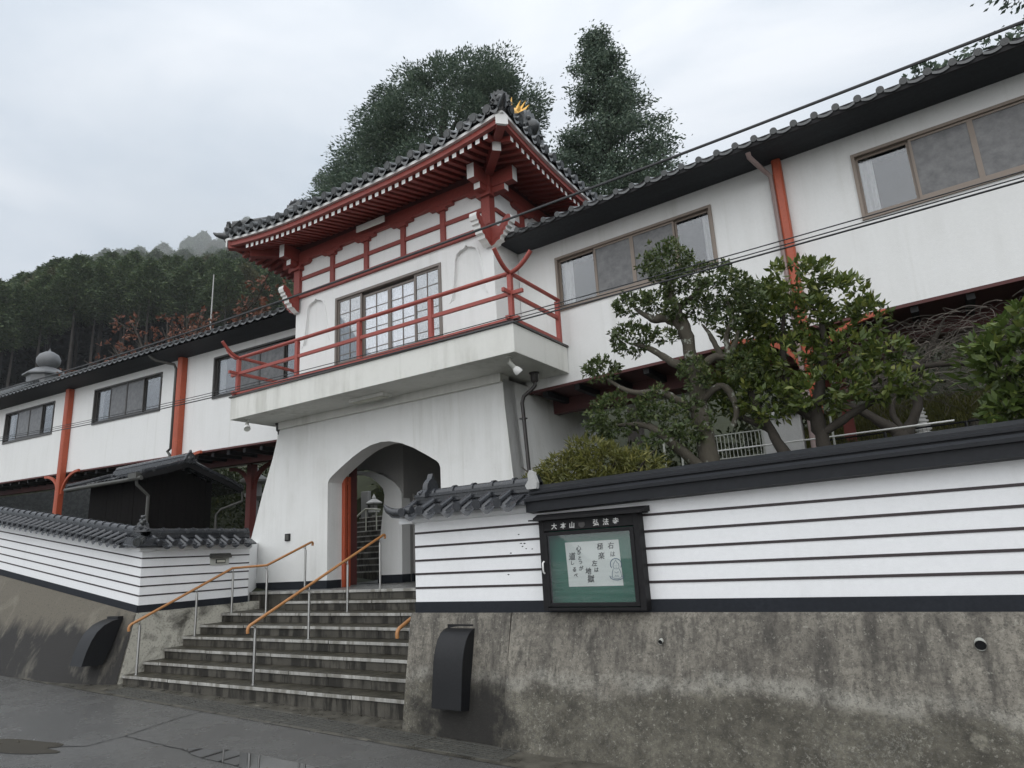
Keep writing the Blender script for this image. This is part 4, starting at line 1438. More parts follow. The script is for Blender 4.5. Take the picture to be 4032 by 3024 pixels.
# corner ridges
for (cx, cy, sx, sy) in ((RX1, RY0, 1, -1), (RX0, RY0, -1, -1), (RX1, RY1, 1, 1), (RX0, RY1, -1, 1)):
    pts = []
    for t in (.10, .35, .7, 1.15):
        zc = 8.31 + .24 * max(0, 1 - t / 1.6) + .10 + hroof(t)
        pts.append((cx - sx * t, cy - sy * t, zc + .12))
    mb = MB()
    for a, b in zip(pts, pts[1:]):
        mb.bar(a, b, .20, .22)
    mb.tube([(p[0], p[1], p[2] + .14) for p in pts], .07, 8)
    mb.build('corner_ridge', MTILE_WEATHERED, gt)
    oni((cx - sx * .05, cy - sy * .05, pts[0][2] - .10), atan2(sx, -sy), .29)
    # upswept corner tile
    dr = Vector((sx, sy, 0)).normalized()
    mb = MB()
    c0 = Vector((cx, cy, 8.31 + .24 + .10))
    mb.tube([c0 - dr * .25, c0, c0 + dr * .12 + Vector((0, 0, .015)), c0 + dr * .19 + Vector((0, 0, .035)), c0 + dr * .24 + Vector((0, 0, .07))], [.085, .08, .06, .04, .015], 9)
    mb.build('corner_tile', MTILE_WEATHERED, gt, smooth=50)
# gilded fish ornaments on the ridge ends
def fish(P, flip):
    mb = MB()
    path = [(0.0, 0.05), (0.03, 0.16), (0.10, 0.26), (0.20, 0.33), (0.29, 0.42), (0.33, 0.54)]
    mb.tube([(flip * -u, 0, v) for u, v in path], [.10, .13, .115, .085, .055, .02], 9)
    for (a, b, c) in (((.30, .46), (.52, .72), (.40, .42)), ((.31, .48), (.30, .80), (.38, .52)), ((.0, .16), (-.22, .34), (.04, .28)), ((.07, .24), (-.12, .50), (.14, .32)), ((.16, .30), (.04, .58), (.24, .38))):
        mb.prism([a, b, c], lambda u, v, t: (flip * -u, t, v), -.015, .015)
    for sy in (-1, 1):
        mb.prism([(.02, .14), (-.04, .30), (.10, .24)], lambda u, v, t: (flip * -u, sy * (.09 + t + (v - .14) * .5), v), -.01, .01)
    put('gilded_fish_ornament', mb.mesh('gilded_fish_ornament', MGOLD, smooth=40), gt, P, scale=(.82, .82, .82))
fish((GX1 - .02, RCY, ZR + .50), 1)

# ---- rainwater pipes under the balcony
for (x, fx) in ((-5.47, 1), (-11.52, -1)):
    mb = MB()
    mb.lathe([(0.0, -.17), (.045, -.17), (.062, -.15), (.066, -.03), (.085, -.02), (.085, 0.0), (0, 0)], (x, 9.33 if fx > 0 else 9.02, 4.552), 12)
    if fx > 0:
        mb.tube([(x, 9.33, 4.40), (x, 9.33, 4.33), (x - .04, 9.27, 4.25), (x - .17, 9.24, 4.16), (x - .21, 9.24, 4.05), (x - .12, 9.24, 2.2), (x - .08, 9.24, 1.3)], .032, 9)
        mb.box(x - .26, x - .15, 9.2, 9.28, 3.78, 3.80)
    else:
        mb.tube([(x, 9.02, 4.40), (x, 9.02, 4.33), (x + .02, 9.10, 4.28), (x + .02, 9.25, 4.25)], .032, 9)
    mb.build('downpipe', MPIPE, gt, smooth=40)
# ================================================================== COVERED CORRIDORS
def corridor_tile_mesh():
    mb = MB()
    n = 7
    r = 0.043
    for (y, z) in ((0.0, 0.0), (0.4, 0.18)):
        for j in range(n):
            q = pi * j / (n - 1)
            mb.v.append(Vector((r * cos(q), y, z + r * sin(q))))
    for j in range(n - 1):
        mb.f.append([j, j + 1, n + j + 1, n + j]); mb.mi.append(0)
    mb.tube([(0, 0.01, 0.0), (0, -0.02, -.006)], r * 1.12, 12, 0)
    k = 6
    b0 = len(mb.v)
    for (y, z, th) in ((0.4, 0.165, 0), (-0.01, -0.02, 0), (-0.02, -0.065, 1)):
        for j in range(k):
            u = j / (k - 1)
            mb.v.append(Vector((0.04 + 0.187 * u, y, z - .03 * sin(pi * u))))
    for i in range(2):
        for j in range(k - 1):
            mb.f.append([b0 + i * k + j, b0 + i * k + j + 1, b0 + (i + 1) * k + j + 1, b0 + (i + 1) * k + j]); mb.mi.append(0)
    return mb.mesh('eave_tile', MTILE_WEATHERED, smooth=50)
CTILE = corridor_tile_mesh()
YW = 9.8
def corridor(root, x0, x1, slope, xr, z_bot, z_join, z_eave, wins, posts, frame_mat, tile_x, rear_posts, soffit_clip=None):
    def S(x, z):
        return z + slope * abs(x - xr)
    def hx(name, m, a, parent=root, bev=None):
        # sheared box following the fall of the corridor
        mb = MB()
        X0, X1, Y0, Y1, Z0, Z1 = a
        mb.hexa([(X0, Y0, S(X0, Z0)), (X1, Y0, S(X1, Z0)), (X1, Y1, S(X1, Z0)), (X0, Y1, S(X0, Z0)), (X0, Y0, S(X0, Z1)), (X1, Y0, S(X1, Z1)), (X1, Y1, S(X1, Z1)), (X0, Y1, S(X0, Z1))])
        return mb.build(name, m, parent, bevel=bev)
    # front wall as strips round the windows
    mb = MB()
    holes = [[(max(w[0], x0 + .01), w[2]), (min(w[1], x1 - .01), w[2]), (min(w[1], x1 - .01), w[3]), (max(w[0], x0 + .01), w[3])] for w in wins]
    mb.prism([(x0, z_bot), (x1, z_bot), (x1, z_join + .12), (x0, z_join + .12)], lambda u, v, t: (u, YW + t, S(u, v)), 0, .18, holes=holes)
    mb.build('wall', MWHITE, root)
    hx('rear_wall', MWHITE, (x0, x1, 12.2, 12.38, z_bot, z_join + .1))
    hx('floor_deck', MRED_DARK, (x0, x1, YW + .01, 12.2, z_bot + .0, z_bot + .12))
    hx('floor_edge', MRED_DARK, (x0, x1, YW - .004, YW + .1, z_bot - .03, z_bot + .015))
    hx('floor_beam', MRED_DARK, (x0, x1, 10.65, 10.83, z_bot - .26, z_bot))
    hx('room_lining', MINTERIOR, (x0, x1, YW + 1.3, YW + 1.32, z_bot + .12, z_join + .1))
    x = x0 + .3
    k = 0
    while x < x1 - .2 and k < 40:
        hx('floor_joist', MBLACK_WOOD, (x, x + .09, YW + .05, 10.64, z_bot - .10, z_bot - .002))
        x += .62; k += 1
    # eaves
    def E(x, y):      # soffit height
        return S(x, lerp(z_join, z_eave, (YW - y) / .7))
    mb = MB()
    xs_ = [lerp(x0, x1, i / 24) for i in range(25)]
    mb.grid(lambda x, y: (x, y, E(x, y)), xs_, [9.1, YW + .02])
    mb.build('soffit', MSOFFIT, root)
    hx('eave_board', MBLACK_WOOD, (x0, x1, 9.08, 9.11, z_eave - .015, z_eave + .085))
    mb = MB()      # roof: rolls and pans, front slope and back slope
    nx = int((x1 - x0) / 0.267)
    fx = []
    for i in range(nx + 1):
        fx += [(x0 + i * .267, .0), (x0 + i * .267 + .09, -.03), (x0 + i * .267 + .18, -.03)]
    for (ya, yb) in ((9.10, 11.0), (12.9, 11.0)):
        mb.v += []
        b = len(mb.v)
        for (x, dz) in fx:
            x = min(x, x1)
            for t in (0, .5, 1):
                y = lerp(ya, yb, t)
                mb.v.append(Vector((x, y, S(x, z_eave) + .10 + dz + 0.43 * abs(y - ya))))
        for i in range(len(fx) - 1):
            for j in range(2):
                mb.f.append([b + i * 3 + j, b + (i + 1) * 3 + j, b + (i + 1) * 3 + j + 1, b + i * 3 + j + 1]); mb.mi.append(0)
    mb.build('roof', MTILE, root)
    hx('roof_ridge', MTILE, (x0, x1, 10.9, 11.1, z_eave + .85, z_eave + 1.10))
    x = tile_x[0]
    while x < tile_x[1]:
        put('eave_tile', CTILE, root, (x, 9.075, S(x, z_eave) + .105), (0, -math.atan(slope) * (1 if x > xr else -1), 0))
        x += .267
    # windows
    for (a, b, wz0, wz1, bounds, kinds) in wins:
        f = .045
        mb = MB()
        def bxs(X0, X1, Y0, Y1, Z0, Z1):
            mb.hexa([(X0, Y0, S(X0, Z0)), (X1, Y0, S(X1, Z0)), (X1, Y1, S(X1, Z0)), (X0, Y1, S(X0, Z0)), (X0, Y0, S(X0, Z1)), (X1, Y0, S(X1, Z1)), (X1, Y1, S(X1, Z1)), (X0, Y1, S(X0, Z1))])
        bxs(a, b, YW - .03, YW + .12, wz1 - f, wz1)
        bxs(a, b, YW - .03, YW + .12, wz0, wz0 + f * 1.3)
        bxs(a, a + f, YW - .03, YW + .12, wz0 + f * 1.3, wz1 - f)
        bxs(b - f, b, YW - .03, YW + .12, wz0 + f * 1.3, wz1 - f)
        w = mb.build('window', frame_mat, root)
        bb = [a + f] + list(bounds) + [b - f]
        for i, kd in enumerate(kinds):
            p, q = bb[i], bb[i + 1]
            y = YW + (.0 if kd == 'frost' else .04)
            s = .032
            zz0, zz1 = wz0 + f * 1.3, wz1 - f
            mb = MB()
            bxs(p, p + s, y, y + .03, zz0, zz1); bxs(q - s, q, y, y + .03, zz0, zz1)
            bxs(p + s, q - s, y, y + .03, zz1 - s, zz1); bxs(p + s, q - s, y, y + .03, zz0, zz0 + s * 1.6)
            mb.build('sash', frame_mat, w)
            mb = MB(); bxs(p + s, q - s, y + .012, y + .016, zz0 + s * 1.6, zz1 - s)
            mb.build('pane', MFROST if kd == 'frost' else MGLASS, w)
            if kd in ('curtain_left', 'curtain_right'):
                u0, u1 = (p + .02, lerp(p, q, .30)) if kd == 'curtain_left' else (lerp(p, q, .72), q - .02)
                mb = MB()
                mb.grid(lambda x, z: (x, YW + .15 + .02 * sin(x * 70), S(x, z)), list(np.linspace(u0, u1, 26)), [zz0, zz1])
                mb.build('curtain', MCURTAIN, w, smooth=80)
    # posts with curved braces
    for (px, w, zbase, ys0) in posts:
        mb = MB()
        zt_ = S(px, z_join) - .02
        c = w / 2
        ch = c * .35
        ring = [(-c + ch, -c), (c - ch, -c), (c, -c + ch), (c, c), (-c, c), (-c, -c + ch)]
        mb.prism(ring, lambda u, v, t: (px + u, ys0 + v, t), zbase, zt_)
        mb.build('post', MRED_POST, root)
        for sgn in (-1, 1):
            pts = []
            for k in range(9):
                q = k / 8 * pi / 2
                pts.append((px + sgn * (c + .03 + .92 * (1 - cos(q))), ys0 + .02, S(px, z_bot) - .62 + .62 * sin(q)))
            mb = MB()
            for u, v in zip(pts, pts[1:]):
                mb.bar(u, v, .065, .07)
            mb.build('curved_brace', MRED_POST, root)
    for (px, w, zbase) in rear_posts:
        mb = MB(); mb.box(px - w / 2, px + w / 2, 11.95, 11.95 + w, zbase, S(px, z_bot)); mb.build('post', MRED, root)
        for sgn in (-1, 1):
            pts = []
            for k in range(9):
                q = k / 8 * pi / 2
                pts.append((px + sgn * (w / 2 + .9 * (1 - cos(q))), 12.05, S(px, z_bot) - .7 + .66 * sin(q)))
            mb = MB()
            for u, v in zip(pts, pts[1:]):
                mb.bar(u, v, .09, .10)
            mb.build('curved_brace', MRED, root)
    return S

cr_ = thing('covered_corridor', (1.0, 9.8, 4.35), 'raised white corridor wing with tan windows right of the gate', 'building')
corridor(cr_, -5.93, 6.2, 0.030, -5.6, 4.345, 6.975, 6.94,
         [(-5.17, -2.37, 5.66, 6.66, (-4.42, -3.73, -2.99), ('curtain_left', 'frost', 'frost', 'curtain_right')),
          (-0.38, 2.44, 5.66, 6.66, (0.32, 1.02, 1.72), ('curtain_left', 'frost', 'frost', 'curtain_right'))],
         [(-1.335, 0.125, 1.2, 9.73), (4.74, 0.125, 1.2, 9.73)], MFRAME_TAN, (-5.75, 6.1), [(-1.22, .16, 1.2), (3.5, .16, 1.2)])
mb = MB()      # pale pipe strapped to the left of the post
mb.tube([(-1.60, 9.15, 7.03), (-1.60, 9.2, 6.98), (-1.50, 9.62, 6.93), (-1.435, 9.72, 6.86), (-1.435, 9.72, 3.6)], .036, 9)
mb.tube([(-1.435, 9.72, 3.6), (-1.43, 9.69, 3.45), (-1.42, 9.68, 3.2), (-1.42, 9.68, 1.2)], .06, 9)
mb.build('downpipe', simple('pinkish_grey_pipe', (0.33, 0.25, 0.235), 0.5, 0.15, 5, .03), cr_, smooth=50)

cl_ = thing('covered_corridor', (-20.0, 9.8, 4.35), 'raised white corridor wing with dark windows left of the gate', 'building')
SL = corridor(cl_, -34.0, -11.07, 0.036, -12.0, 4.345, 6.985, 7.035,
         [(-15.11, -11.6, 5.69, 6.775, (-14.22, -13.32, -12.42), ('curtain_left', 'frost', 'frost', 'plain')),
          (-21.05, -17.45, 5.69, 6.775, (-20.15, -19.25, -18.35), ('curtain_left', 'frost', 'frost', 'plain')),
          (-27.1, -23.55, 5.69, 6.775, (-26.2, -25.3, -24.4), ('curtain_left', 'frost', 'frost', 'plain'))],
         [(-16.38, 0.185, 1.2, 9.70), (-22.42, 0.185, 1.4, 9.70), (-28.4, 0.185, 1.6, 9.70)], MFRAME_DARK, (-33.9, -11.3), [(-16.5, .2, 1.2), (-22.6, .2, 1.3)])
mb = MB()
mb.tube([(-17.02, 9.15, 7.22), (-16.98, 9.2, 7.15), (-16.93, 9.3, 7.08), (-16.62, 9.62, 6.98), (-16.58, 9.66, 6.85), (-16.58, 9.66, 4.74), (-16.72, 9.66, 4.68), (-16.60, 9.66, 4.58), (-16.57, 9.66, 4.35)], .036, 9)
mb.build('downpipe', MPIPE_GREEN, cl_, smooth=50)
# ================================================================== OBJECTS
def handrail(at, label, rail, posts):
    h = thing('handrail', at, label, 'handrail', 'brown handrails of the stone steps')
    rail = [Vector(p) for p in rail]
    a, b = rail[0], rail[-1]
    d0 = (rail[1] - a).normalized()
    d1 = (b - rail[-2]).normalized()
    pth = [a + Vector((0, 0, -.085)) - d0 * .006, a + Vector((0, 0, -.04)) - d0 * .012, a + Vector((0, 0, -.012)), a + d0 * .03]
    for p in rail[1:-1]:
        pth.append(p)
    pth += [b - d1 * .03, b + Vector((0, 0, -.012)), b + Vector((0, 0, -.035)) + d1 * .012, b + Vector((0, 0, -.075)) + d1 * .004]
    mb = MB(); mb.tube(pth, 0.0215, 10); mb.build('rail', MBRONZE, h, smooth=60)
    for (x, y, z, rx, ry, rz) in posts:
        mb = MB()
        mb.tube([(x, y, z), (x, y, rz - .085)], 0.019, 10)
        mb.lathe([(0.034, z + .001), (0.034, z + .006), (0.02, z + .008)], (x, y, 0), 12)
        po = mb.build('rail_post', MSTEEL, h, smooth=40)
        mb = MB()
        mb.tube([(x, y, rz - .10), (x, y - .012, rz - .055), (rx, ry - .03, rz - .045 - .01), (rx, ry - .05, rz - .035)], 0.007, 6)
        mb.tube([(x, y, rz - .09), (x, y, rz - .02)], 0.008, 6)
        mb.build('rail_bracket', MSTEEL, po)
    return h
def on(a, b, y):
    t = (y - a[1]) / (b[1] - a[1])
    return lerp(a[2], b[2], t)
A, B = (-8.15, 5.99, 0.905), (-8.30, 8.74, 2.10)
handrail((-8.2, 6.0, .166), 'brown handrail on steel posts up the middle of the steps', [A, (-8.17, 6.4, on(A, B, 6.4)), (-8.25, 7.8, on(A, B, 7.8)), B],
         [(x, y, z, x, y, on(A, B, y)) for x, y, z in ((-8.15, 6.10, .166), (-8.18, 7.03, .616), (-8.24, 7.84, .916), (-8.29, 8.62, 1.216))])
P0, P1, P2, P3 = (-10.95, 5.93, 0.905), (-10.99, 7.70, 1.672), (-10.12, 7.76, 1.690), (-10.16, 8.78, 2.075)
handrail((-10.95, 6.08, .166), 'brown handrail on the left of the steps, bent level halfway up', [P0, (-10.96, 6.4, on(P0, P1, 6.4)), P1, P2, P3],
         [(-10.95, 6.09, .166, -10.95, 6.09, on(P0, P1, 6.09)), (-10.95, 7.02, .616, -10.95, 7.02, on(P0, P1, 7.02)), (-10.99, 7.72, .916, -10.99, 7.72, 1.672), (-10.12, 7.77, .916, -10.12, 7.77, 1.69), (-10.155, 8.62, 1.216, -10.155, 8.62, on(P2, P3, 8.62))])
A, B = (-5.36, 5.84, 0.915), (-5.40, 8.70, 2.08)
handrail((-5.36, 6.0, .166), 'brown handrail end peeping out past the right retaining wall', [A, (-5.37, 6.4, on(A, B, 6.4)), (-5.39, 7.8, on(A, B, 7.8)), B],
         [(x, y, z, x, y, on(A, B, y)) for x, y, z in ((-5.36, 6.05, .166), (-5.37, 7.03, .616), (-5.385, 7.84, .916), (-5.40, 8.6, 1.216))])

# ---- notice board
nb = thing('notice_board', (-2.93, 5.84, 1.11), 'black framed glass notice board with green backing hung on the white wall', 'notice board')
NX0, NX1, NZ0, NZ1 = -3.445, -2.405, 1.112, 1.95
NY = 5.775
mb = MB()
mb.box(NX0, NX0 + .055, NY, 5.895, NZ0, NZ1); mb.box(NX1 - .055, NX1, NY, 5.895, NZ0, NZ1)
mb.box(NX0 + .055, NX1 - .055, NY, 5.895, NZ0, NZ0 + .03); mb.box(NX0 + .055, NX1 - .055, NY + .002, 5.895, 1.845, NZ1)
mb.build('case', MBLACK_WOOD, nb, bevel=0.004)
mb = MB(); mb.box(NX0 + .055, NX1 - .055, 5.868, 5.890, NZ0 + .03, 1.845); mb.build('backing', MGREEN_FELT, nb)
mb = MB()
y0 = NY - .006
mb.box(NX0 + .045, NX0 + .085, y0, y0 + .025, 1.15, 1.835); mb.box(NX1 - .095, NX1 - .055, y0, y0 + .025, 1.15, 1.835)
mb.box(NX0 + .085, NX1 - .095, y0, y0 + .025, 1.15, 1.185); mb.box(NX0 + .085, NX1 - .095, y0, y0 + .025, 1.80, 1.835)
mb.build('door_frame', MBLACK_WOOD, nb, bevel=0.003)
mb = MB(); mb.box(NX0 + .085, NX1 - .095, y0 + .010, y0 + .014, 1.185, 1.80); mb.build('glass', MGLASS_CLEAR, nb)
mb = MB(); mb.tube([(-3.405, y0 - .002, 1.455), (-3.405, y0 - .025, 1.47), (-3.405, y0 - .028, 1.51), (-3.405, y0 - .025, 1.55), (-3.405, y0 - .002, 1.565)], .008, 8); mb.build('handle', MWHITE_PAINT, nb, smooth=50)
for z in (1.27, 1.72):
    mb = MB(); mb.tube([(-2.462, y0 - .004, z), (-2.462, y0 - .004, z + .05)], .008, 8); mb.build('hinge', MBLACK_METAL, nb)
mb = MB()
mb.prism([(5.73, 1.963), (5.73, 1.975), (5.82, 2.012), (5.905, 2.015), (5.905, 1.963)], lambda u, v, t: (t, u, v), NX0 - .035, NX1 + .07)
mb.prism([(5.705, 1.950), (5.705, 1.962), (5.905, 1.9625), (5.905, 1.950)], lambda u, v, t: (t, u, v), NX0 - .075, NX1 + .05)
mb.build('hood_board', MBLACK_WOOD, nb)
mb = MB(); mb.prism([(-3.005, 1.905), (-2.945, 1.905), (-2.94, 1.88), (-2.965, 1.855), (-2.985, 1.855), (-3.01, 1.88)], fXZ(NY - .001), 0, .004); mb.build('emblem', MPIPE, nb)

DG = bpy.context.evaluated_depsgraph_get
def glyph(ch, size, at, m, parent, name, tilt=0.0, squash=1.0):
    cu = bpy.data.curves.new('glyph', 'FONT')
    cu.body = ch
    cu.size = size
    cu.align_x = 'CENTER'
    cu.align_y = 'CENTER'
    cu.extrude = 0.0006
    cu.offset = 0.0008
    cu.resolution_u = 2
    to = bpy.data.objects.new('glyph', cu)
    COL.objects.link(to)
    bpy.context.view_layer.update()
    me = bpy.data.meshes.new_from_object(to.evaluated_get(DG()))
    bpy.data.objects.remove(to)
    me.materials.clear()
    me.materials.append(m)
    # centre the ink of the glyph on the given point
    co = np.empty(len(me.vertices) * 3)
    me.vertices.foreach_get('co', co)
    co = co.reshape(-1, 3)
    if len(co):
        mid = (co[:, :2].max(0) + co[:, :2].min(0)) / 2
        co[:, :2] -= mid
        co[:, 0] *= squash
        co[:, 0] += co[:, 1] * tilt
        me.vertices.foreach_set('co', co.ravel())
    return put(name, me, parent, at, (radians(90), 0, 0))
for ch, x in zip('大本山', (-3.272, -3.172, -3.078)):
    glyph(ch, 0.062, (x, NY - .0008, 1.888), MWHITE_PAINT, nb, 'title_character', 0.08)
for ch, x in zip('弘法寺', (-2.825, -2.725, -2.625)):
    glyph(ch, 0.064, (x, NY - .0008, 1.894), MWHITE_PAINT, nb, 'title_character', 0.08)

pn = thing('paper_notice', (-2.93, 5.86, 1.32), 'white sheet with brush writing and a blue seated figure inside the notice board', 'notice')
mb = MB()
mb.grid(lambda x, z: (x + .012 * (1.73 - z) / .41, 5.8635 + .0015 * sin(x * 30 + z * 11), z), list(np.linspace(-3.215, -2.655, 9)), list(np.linspace(1.322, 1.730, 7)))
mb.build('sheet', MPAPER, pn, smooth=80)
for ch, x, z, s in (('右', -2.735, 1.680, .062), ('は', -2.722, 1.602, .052), ('極', -2.845, 1.678, .066), ('楽', -2.838, 1.592, .068),
                    ('左', -2.915, 1.528, .058), ('は', -2.900, 1.468, .048), ('地', -2.985, 1.460, .064), ('獄', -2.965, 1.390, .074),
                    ('心', -3.070, 1.672, .058), ('ひ', -3.068, 1.628, .042), ('と', -3.065, 1.580, .044), ('つ', -3.062, 1.540, .042), ('が', -3.058, 1.488, .046),
                    ('道', -3.145, 1.600, .074), ('し', -3.145, 1.540, .044), ('る', -3.132, 1.478, .048), ('べ', -3.122, 1.425, .044)):
    glyph(ch, s, (x, 5.8605, z), MINK, pn, 'brush_character', 0.12)
mb = MB()
cx, cz = -2.700, 1.385
def ink(pts, r=.0022):
    mb.tube([(cx + u, 5.8600, cz + v) for u, v in pts], r, 5)
ink([(.055 * cos(a), .125 + .052 * sin(a)) for a in np.linspace(-.6, pi + .6, 15)], .0034)
ink([(-.03, .105), (-.026, .13), (-.012, .142), (0, .165), (.012, .142), (.026, .13), (.03, .105), (.018, .085), (-.018, .085), (-.03, .105)], .0018)
ink([(-.03, .085), (-.044, .05), (-.046, .012)]); ink([(.03, .085), (.044, .05), (.046, .012)])
ink([(-.02, .06), (0, .048), (.02, .06)], .0016); ink([(-.022, .012), (-.01, .03), (0, .014), (.01, .03), (.022, .012)], .0016)
ink([(-.07, .025), (-.062, .005), (-.035, -.010), (0, -.014), (.035, -.010), (.062, .005), (.07, .025)], .0032)
ink([(-.055, .018), (-.03, .002), (0, -.003), (.03, .002), (.055, .018)], .0020)
ink([(-.010, .112), (-.004, .112)], .0014); ink([(.004, .112), (.010, .112)], .0014); ink([(-.005, .097), (.005, .097)], .0014)
mb.build('figure_drawing', MBLUEINK, pn)

# ---- curved black covers on the retaining walls
def cover(at, x0, x1, prof_back, prof_front, label):
    c = thing('pipe_cover', at, label, 'pipe cover', 'curved black covers on the retaining walls')
    loop = prof_front + prof_back[::-1]
    mb = MB()
    mb.grid(lambda x, k: (x, prof_front[k][0], prof_front[k][1]), [x0, x1], list(range(len(prof_front))))
    mb.build('curved_front', MBLACK_METAL, c, smooth=75)
    for x in (x0, x1):
        mb = MB()
        mb.prism(loop, lambda u, v, t: (x + t, u, v), -.003, .003)
        mb.build('side_plate', MBLACK_METAL, c)
    (ya, za), (yb, zb) = prof_front[-1], prof_back[-1]
    mb = MB(); mb.box(x0 + .01, x1 - .02, min(ya, yb) - .01, max(ya, yb) + .02, za - .004, za + .035); mb.build('top_strip', MBLACK_METAL, c)
    return c
cover((-4.48, 5.75, .2), -4.665, -4.305, [(5.70, .20), (5.75, .45), (5.80, .7), (5.86, .95)], [(5.555, .225), (5.58, .45), (5.605, .66), (5.635, .76), (5.675, .845), (5.73, .905), (5.79, .935), (5.84, .945)],
      'curved black metal cover on the pale wall below the notice board')
cover((-11.75, 5.8, .3), -11.86, -11.50, [(5.86, .33), (5.98, .62), (6.08, .90), (6.12, .99)], [(5.545, .345), (5.60, .55), (5.66, .70), (5.73, .82), (5.83, .91), (5.95, .965), (6.05, .985)],
      'curved black metal cover on the dark slanting wall left of the steps')

# ---- letter box let into the wall along the steps
lb = thing('letter_box', (-11.22, 7.6, 1.74), 'small letter slot with a dark rain hood set in the white wall', 'letter box')
mb = MB(); mb.box(-11.255, -11.225, 7.42, 7.79, 1.742, 1.87); mb.build('plate', MGREYPLASTIC, lb, bevel=.004)
mb = MB(); mb.prism([(-11.255, 1.865), (-11.255, 1.945), (-11.21, 1.945), (-11.165, 1.90), (-11.165, 1.865)], lambda u, v, t: (u, t, v), 7.41, 7.80); mb.build('rain_hood', MPIPE_GREEN, lb)
mb = MB(); mb.box(-11.23, -11.216, 7.52, 7.71, 1.772, 1.842); mb.build('slot_frame', MBLACK_METAL, lb)
mb = MB(); mb.box(-11.217, -11.208, 7.535, 7.695, 1.785, 1.83); mb.build('slot_flap', MCREAM, lb, bevel=.003)

# ---- spotlights under the balcony
def spot(P, aim, label, glow):
    s = thing('spotlight', P, label, 'spotlight', 'spotlights under the balcony')
    P = Vector(P)
    mb = MB(); mb.lathe([(0, 0), (.055, 0), (.055, -.018), (.045, -.024), (0, -.024)], P, 14); mb.build('mount', MGREYPLASTIC, s, smooth=40)
    aim = Vector(aim).normalized()
    kn = P + Vector((0, 0, -.10))
    mb = MB(); mb.tube([P + Vector((0, 0, -.02)), kn], .013, 8); mb.tube([kn - aim * .03, kn + aim * .10], .034, 10); mb.build('arm', MGREYPLASTIC, s, smooth=40)
    q = aim.to_track_quat('Z', 'Y').to_matrix()
    base = kn + aim * .09
    mb = MB(); mb.lathe([(.034, 0), (.050, .02), (.062, .06), (.066, .10), (.060, .115)], base, 18, ax=q); mb.build('lamp_bowl', MWHITE_PAINT, s, smooth=50)
    mb = MB(); mb.lathe([(.060, .112), (.052, .108), (.02, .104), (0, .104)], base, 18, ax=q); mb.build('lamp_face', MGREYPLASTIC if glow else MPIPE_GREEN, s, smooth=50)
spot((-5.26, 8.28, 4.55), (0.45, 0.55, -0.75), 'white bell-shaped spotlight under the right corner of the balcony', False)
spot((-11.56, 8.28, 4.55), (0.62, -0.42, -0.62), 'grey spotlight showing its round face under the left corner of the balcony', True)

# ---- overhead cables
def cable(y, zm, xm, k, r, label, dz=0.0):
    pts = []
    for i in range(71):
        x = -46 + i * 1.0
        pts.append((x, y, zm + k * (x - xm) ** 2 + dz))
    mb = MB(); mb.tube(pts, r, 6)
    o = mb.build('power_cable', MCABLE, None, at=(-4, y, zm), smooth=60)
    tag(o, label, 'cable', 'overhead cables along the road')
cable(5.0, 4.765, -4.0, 0.0028, 0.0115, 'thick twisted black cable crossing the sky in front of the tiled roofs')
cable(5.0, 3.745, -2.5, 0.0027, 0.0046, 'uppermost thin cable of the three passing before the balcony railing', 0.042)
cable(5.02, 3.745, -2.4, 0.0027, 0.0046, 'middle thin cable of the three passing before the balcony railing', 0.014)
cable(4.98, 3.745, -2.5, 0.0027, 0.0070, 'lowest and thickest cable of the three passing before the balcony railing', -0.030)

# ================================================================== SMALL BUILDINGS
hu = thing('wooden_hut', (-15.9, 8.7, 1.3), 'small black wooden hut with tiled gable roof behind the left wall', 'hut')
HX0, HX1, HY0, HY1 = -16.95, -14.55, 8.0, 9.55
def hut_roof_z(y):
    return 4.03 - (0.37 if y < 8.7 else 0.42) * abs(y - 8.7) + 0.05 * min(1.0, abs(y - 8.7)) ** 2
zt = 3.72
n = 15
for i in range(n):
    a, b = lerp(HX0, HX1, i / n), lerp(HX0, HX1, (i + 1) / n)
    mb = MB(); mb.box(a + .004, b - .004, HY0 + R.uniform(-.006, .004), HY0 + .03, 1.3, 3.70); mb.build('plank', MBLACK_PLANK, hu)
n = 10
for i in range(n):
    a, b = lerp(HY0, HY1, i / n), lerp(HY0, HY1, (i + 1) / n)
    top = hut_roof_z((a + b) / 2) - .08
    mb = MB(); mb.box(HX1 - .03, HX1 + R.uniform(-.004, .006), a + .004, b - .004, 1.3, top); mb.build('plank', MBLACK_PLANK, hu)
mb = MB(); mb.box(HX0 + .02, HX1 - .04, HY0 + .04, HY1, 1.3, 3.6); mb.build('core', MBLACK_PLANK, hu)
rx0, rx1 = -17.45, -14.18
for (ya, yb) in ((7.70, 8.7), (10.1, 8.7)):
    mb = MB()
    us = [rx0 + k * (rx1 - rx0) / 40 for k in range(41)]
    ys_ = [lerp(ya, yb, k / 5) for k in range(6)]
    mb.grid(lambda u, y: (u, y, hut_roof_z(y) + .02 * sin(u * 42)), us, ys_)
    mb.grid(lambda u, y: (u, y, hut_roof_z(y) - .08), [rx0, rx1], ys_)
    mb.build('roof_slope', MTILE, hu, smooth=50)
    for x in (rx0, rx1):
        mb = MB()
        pts = [(x, y, hut_roof_z(y) - .05) for y in ys_]
        for p, q in zip(pts, pts[1:]):
            mb.bar(p, q, .06, .12)
        mb.build('verge_board', MBLACK_WOOD, hu)
        mb = MB()
        pts = [(x, y, hut_roof_z(y) + .04) for y in ys_]
        mb.tube(pts, .055, 7)
        mb.build('verge_tile', MTILE, hu, smooth=50)
mb = MB()
mb.box(rx0 + .3, rx1 + .02, 8.60, 8.80, 4.02, 4.14); mb.tube([(rx0 + .3, 8.7, 4.17), (rx1, 8.7, 4.17)], .07, 9)
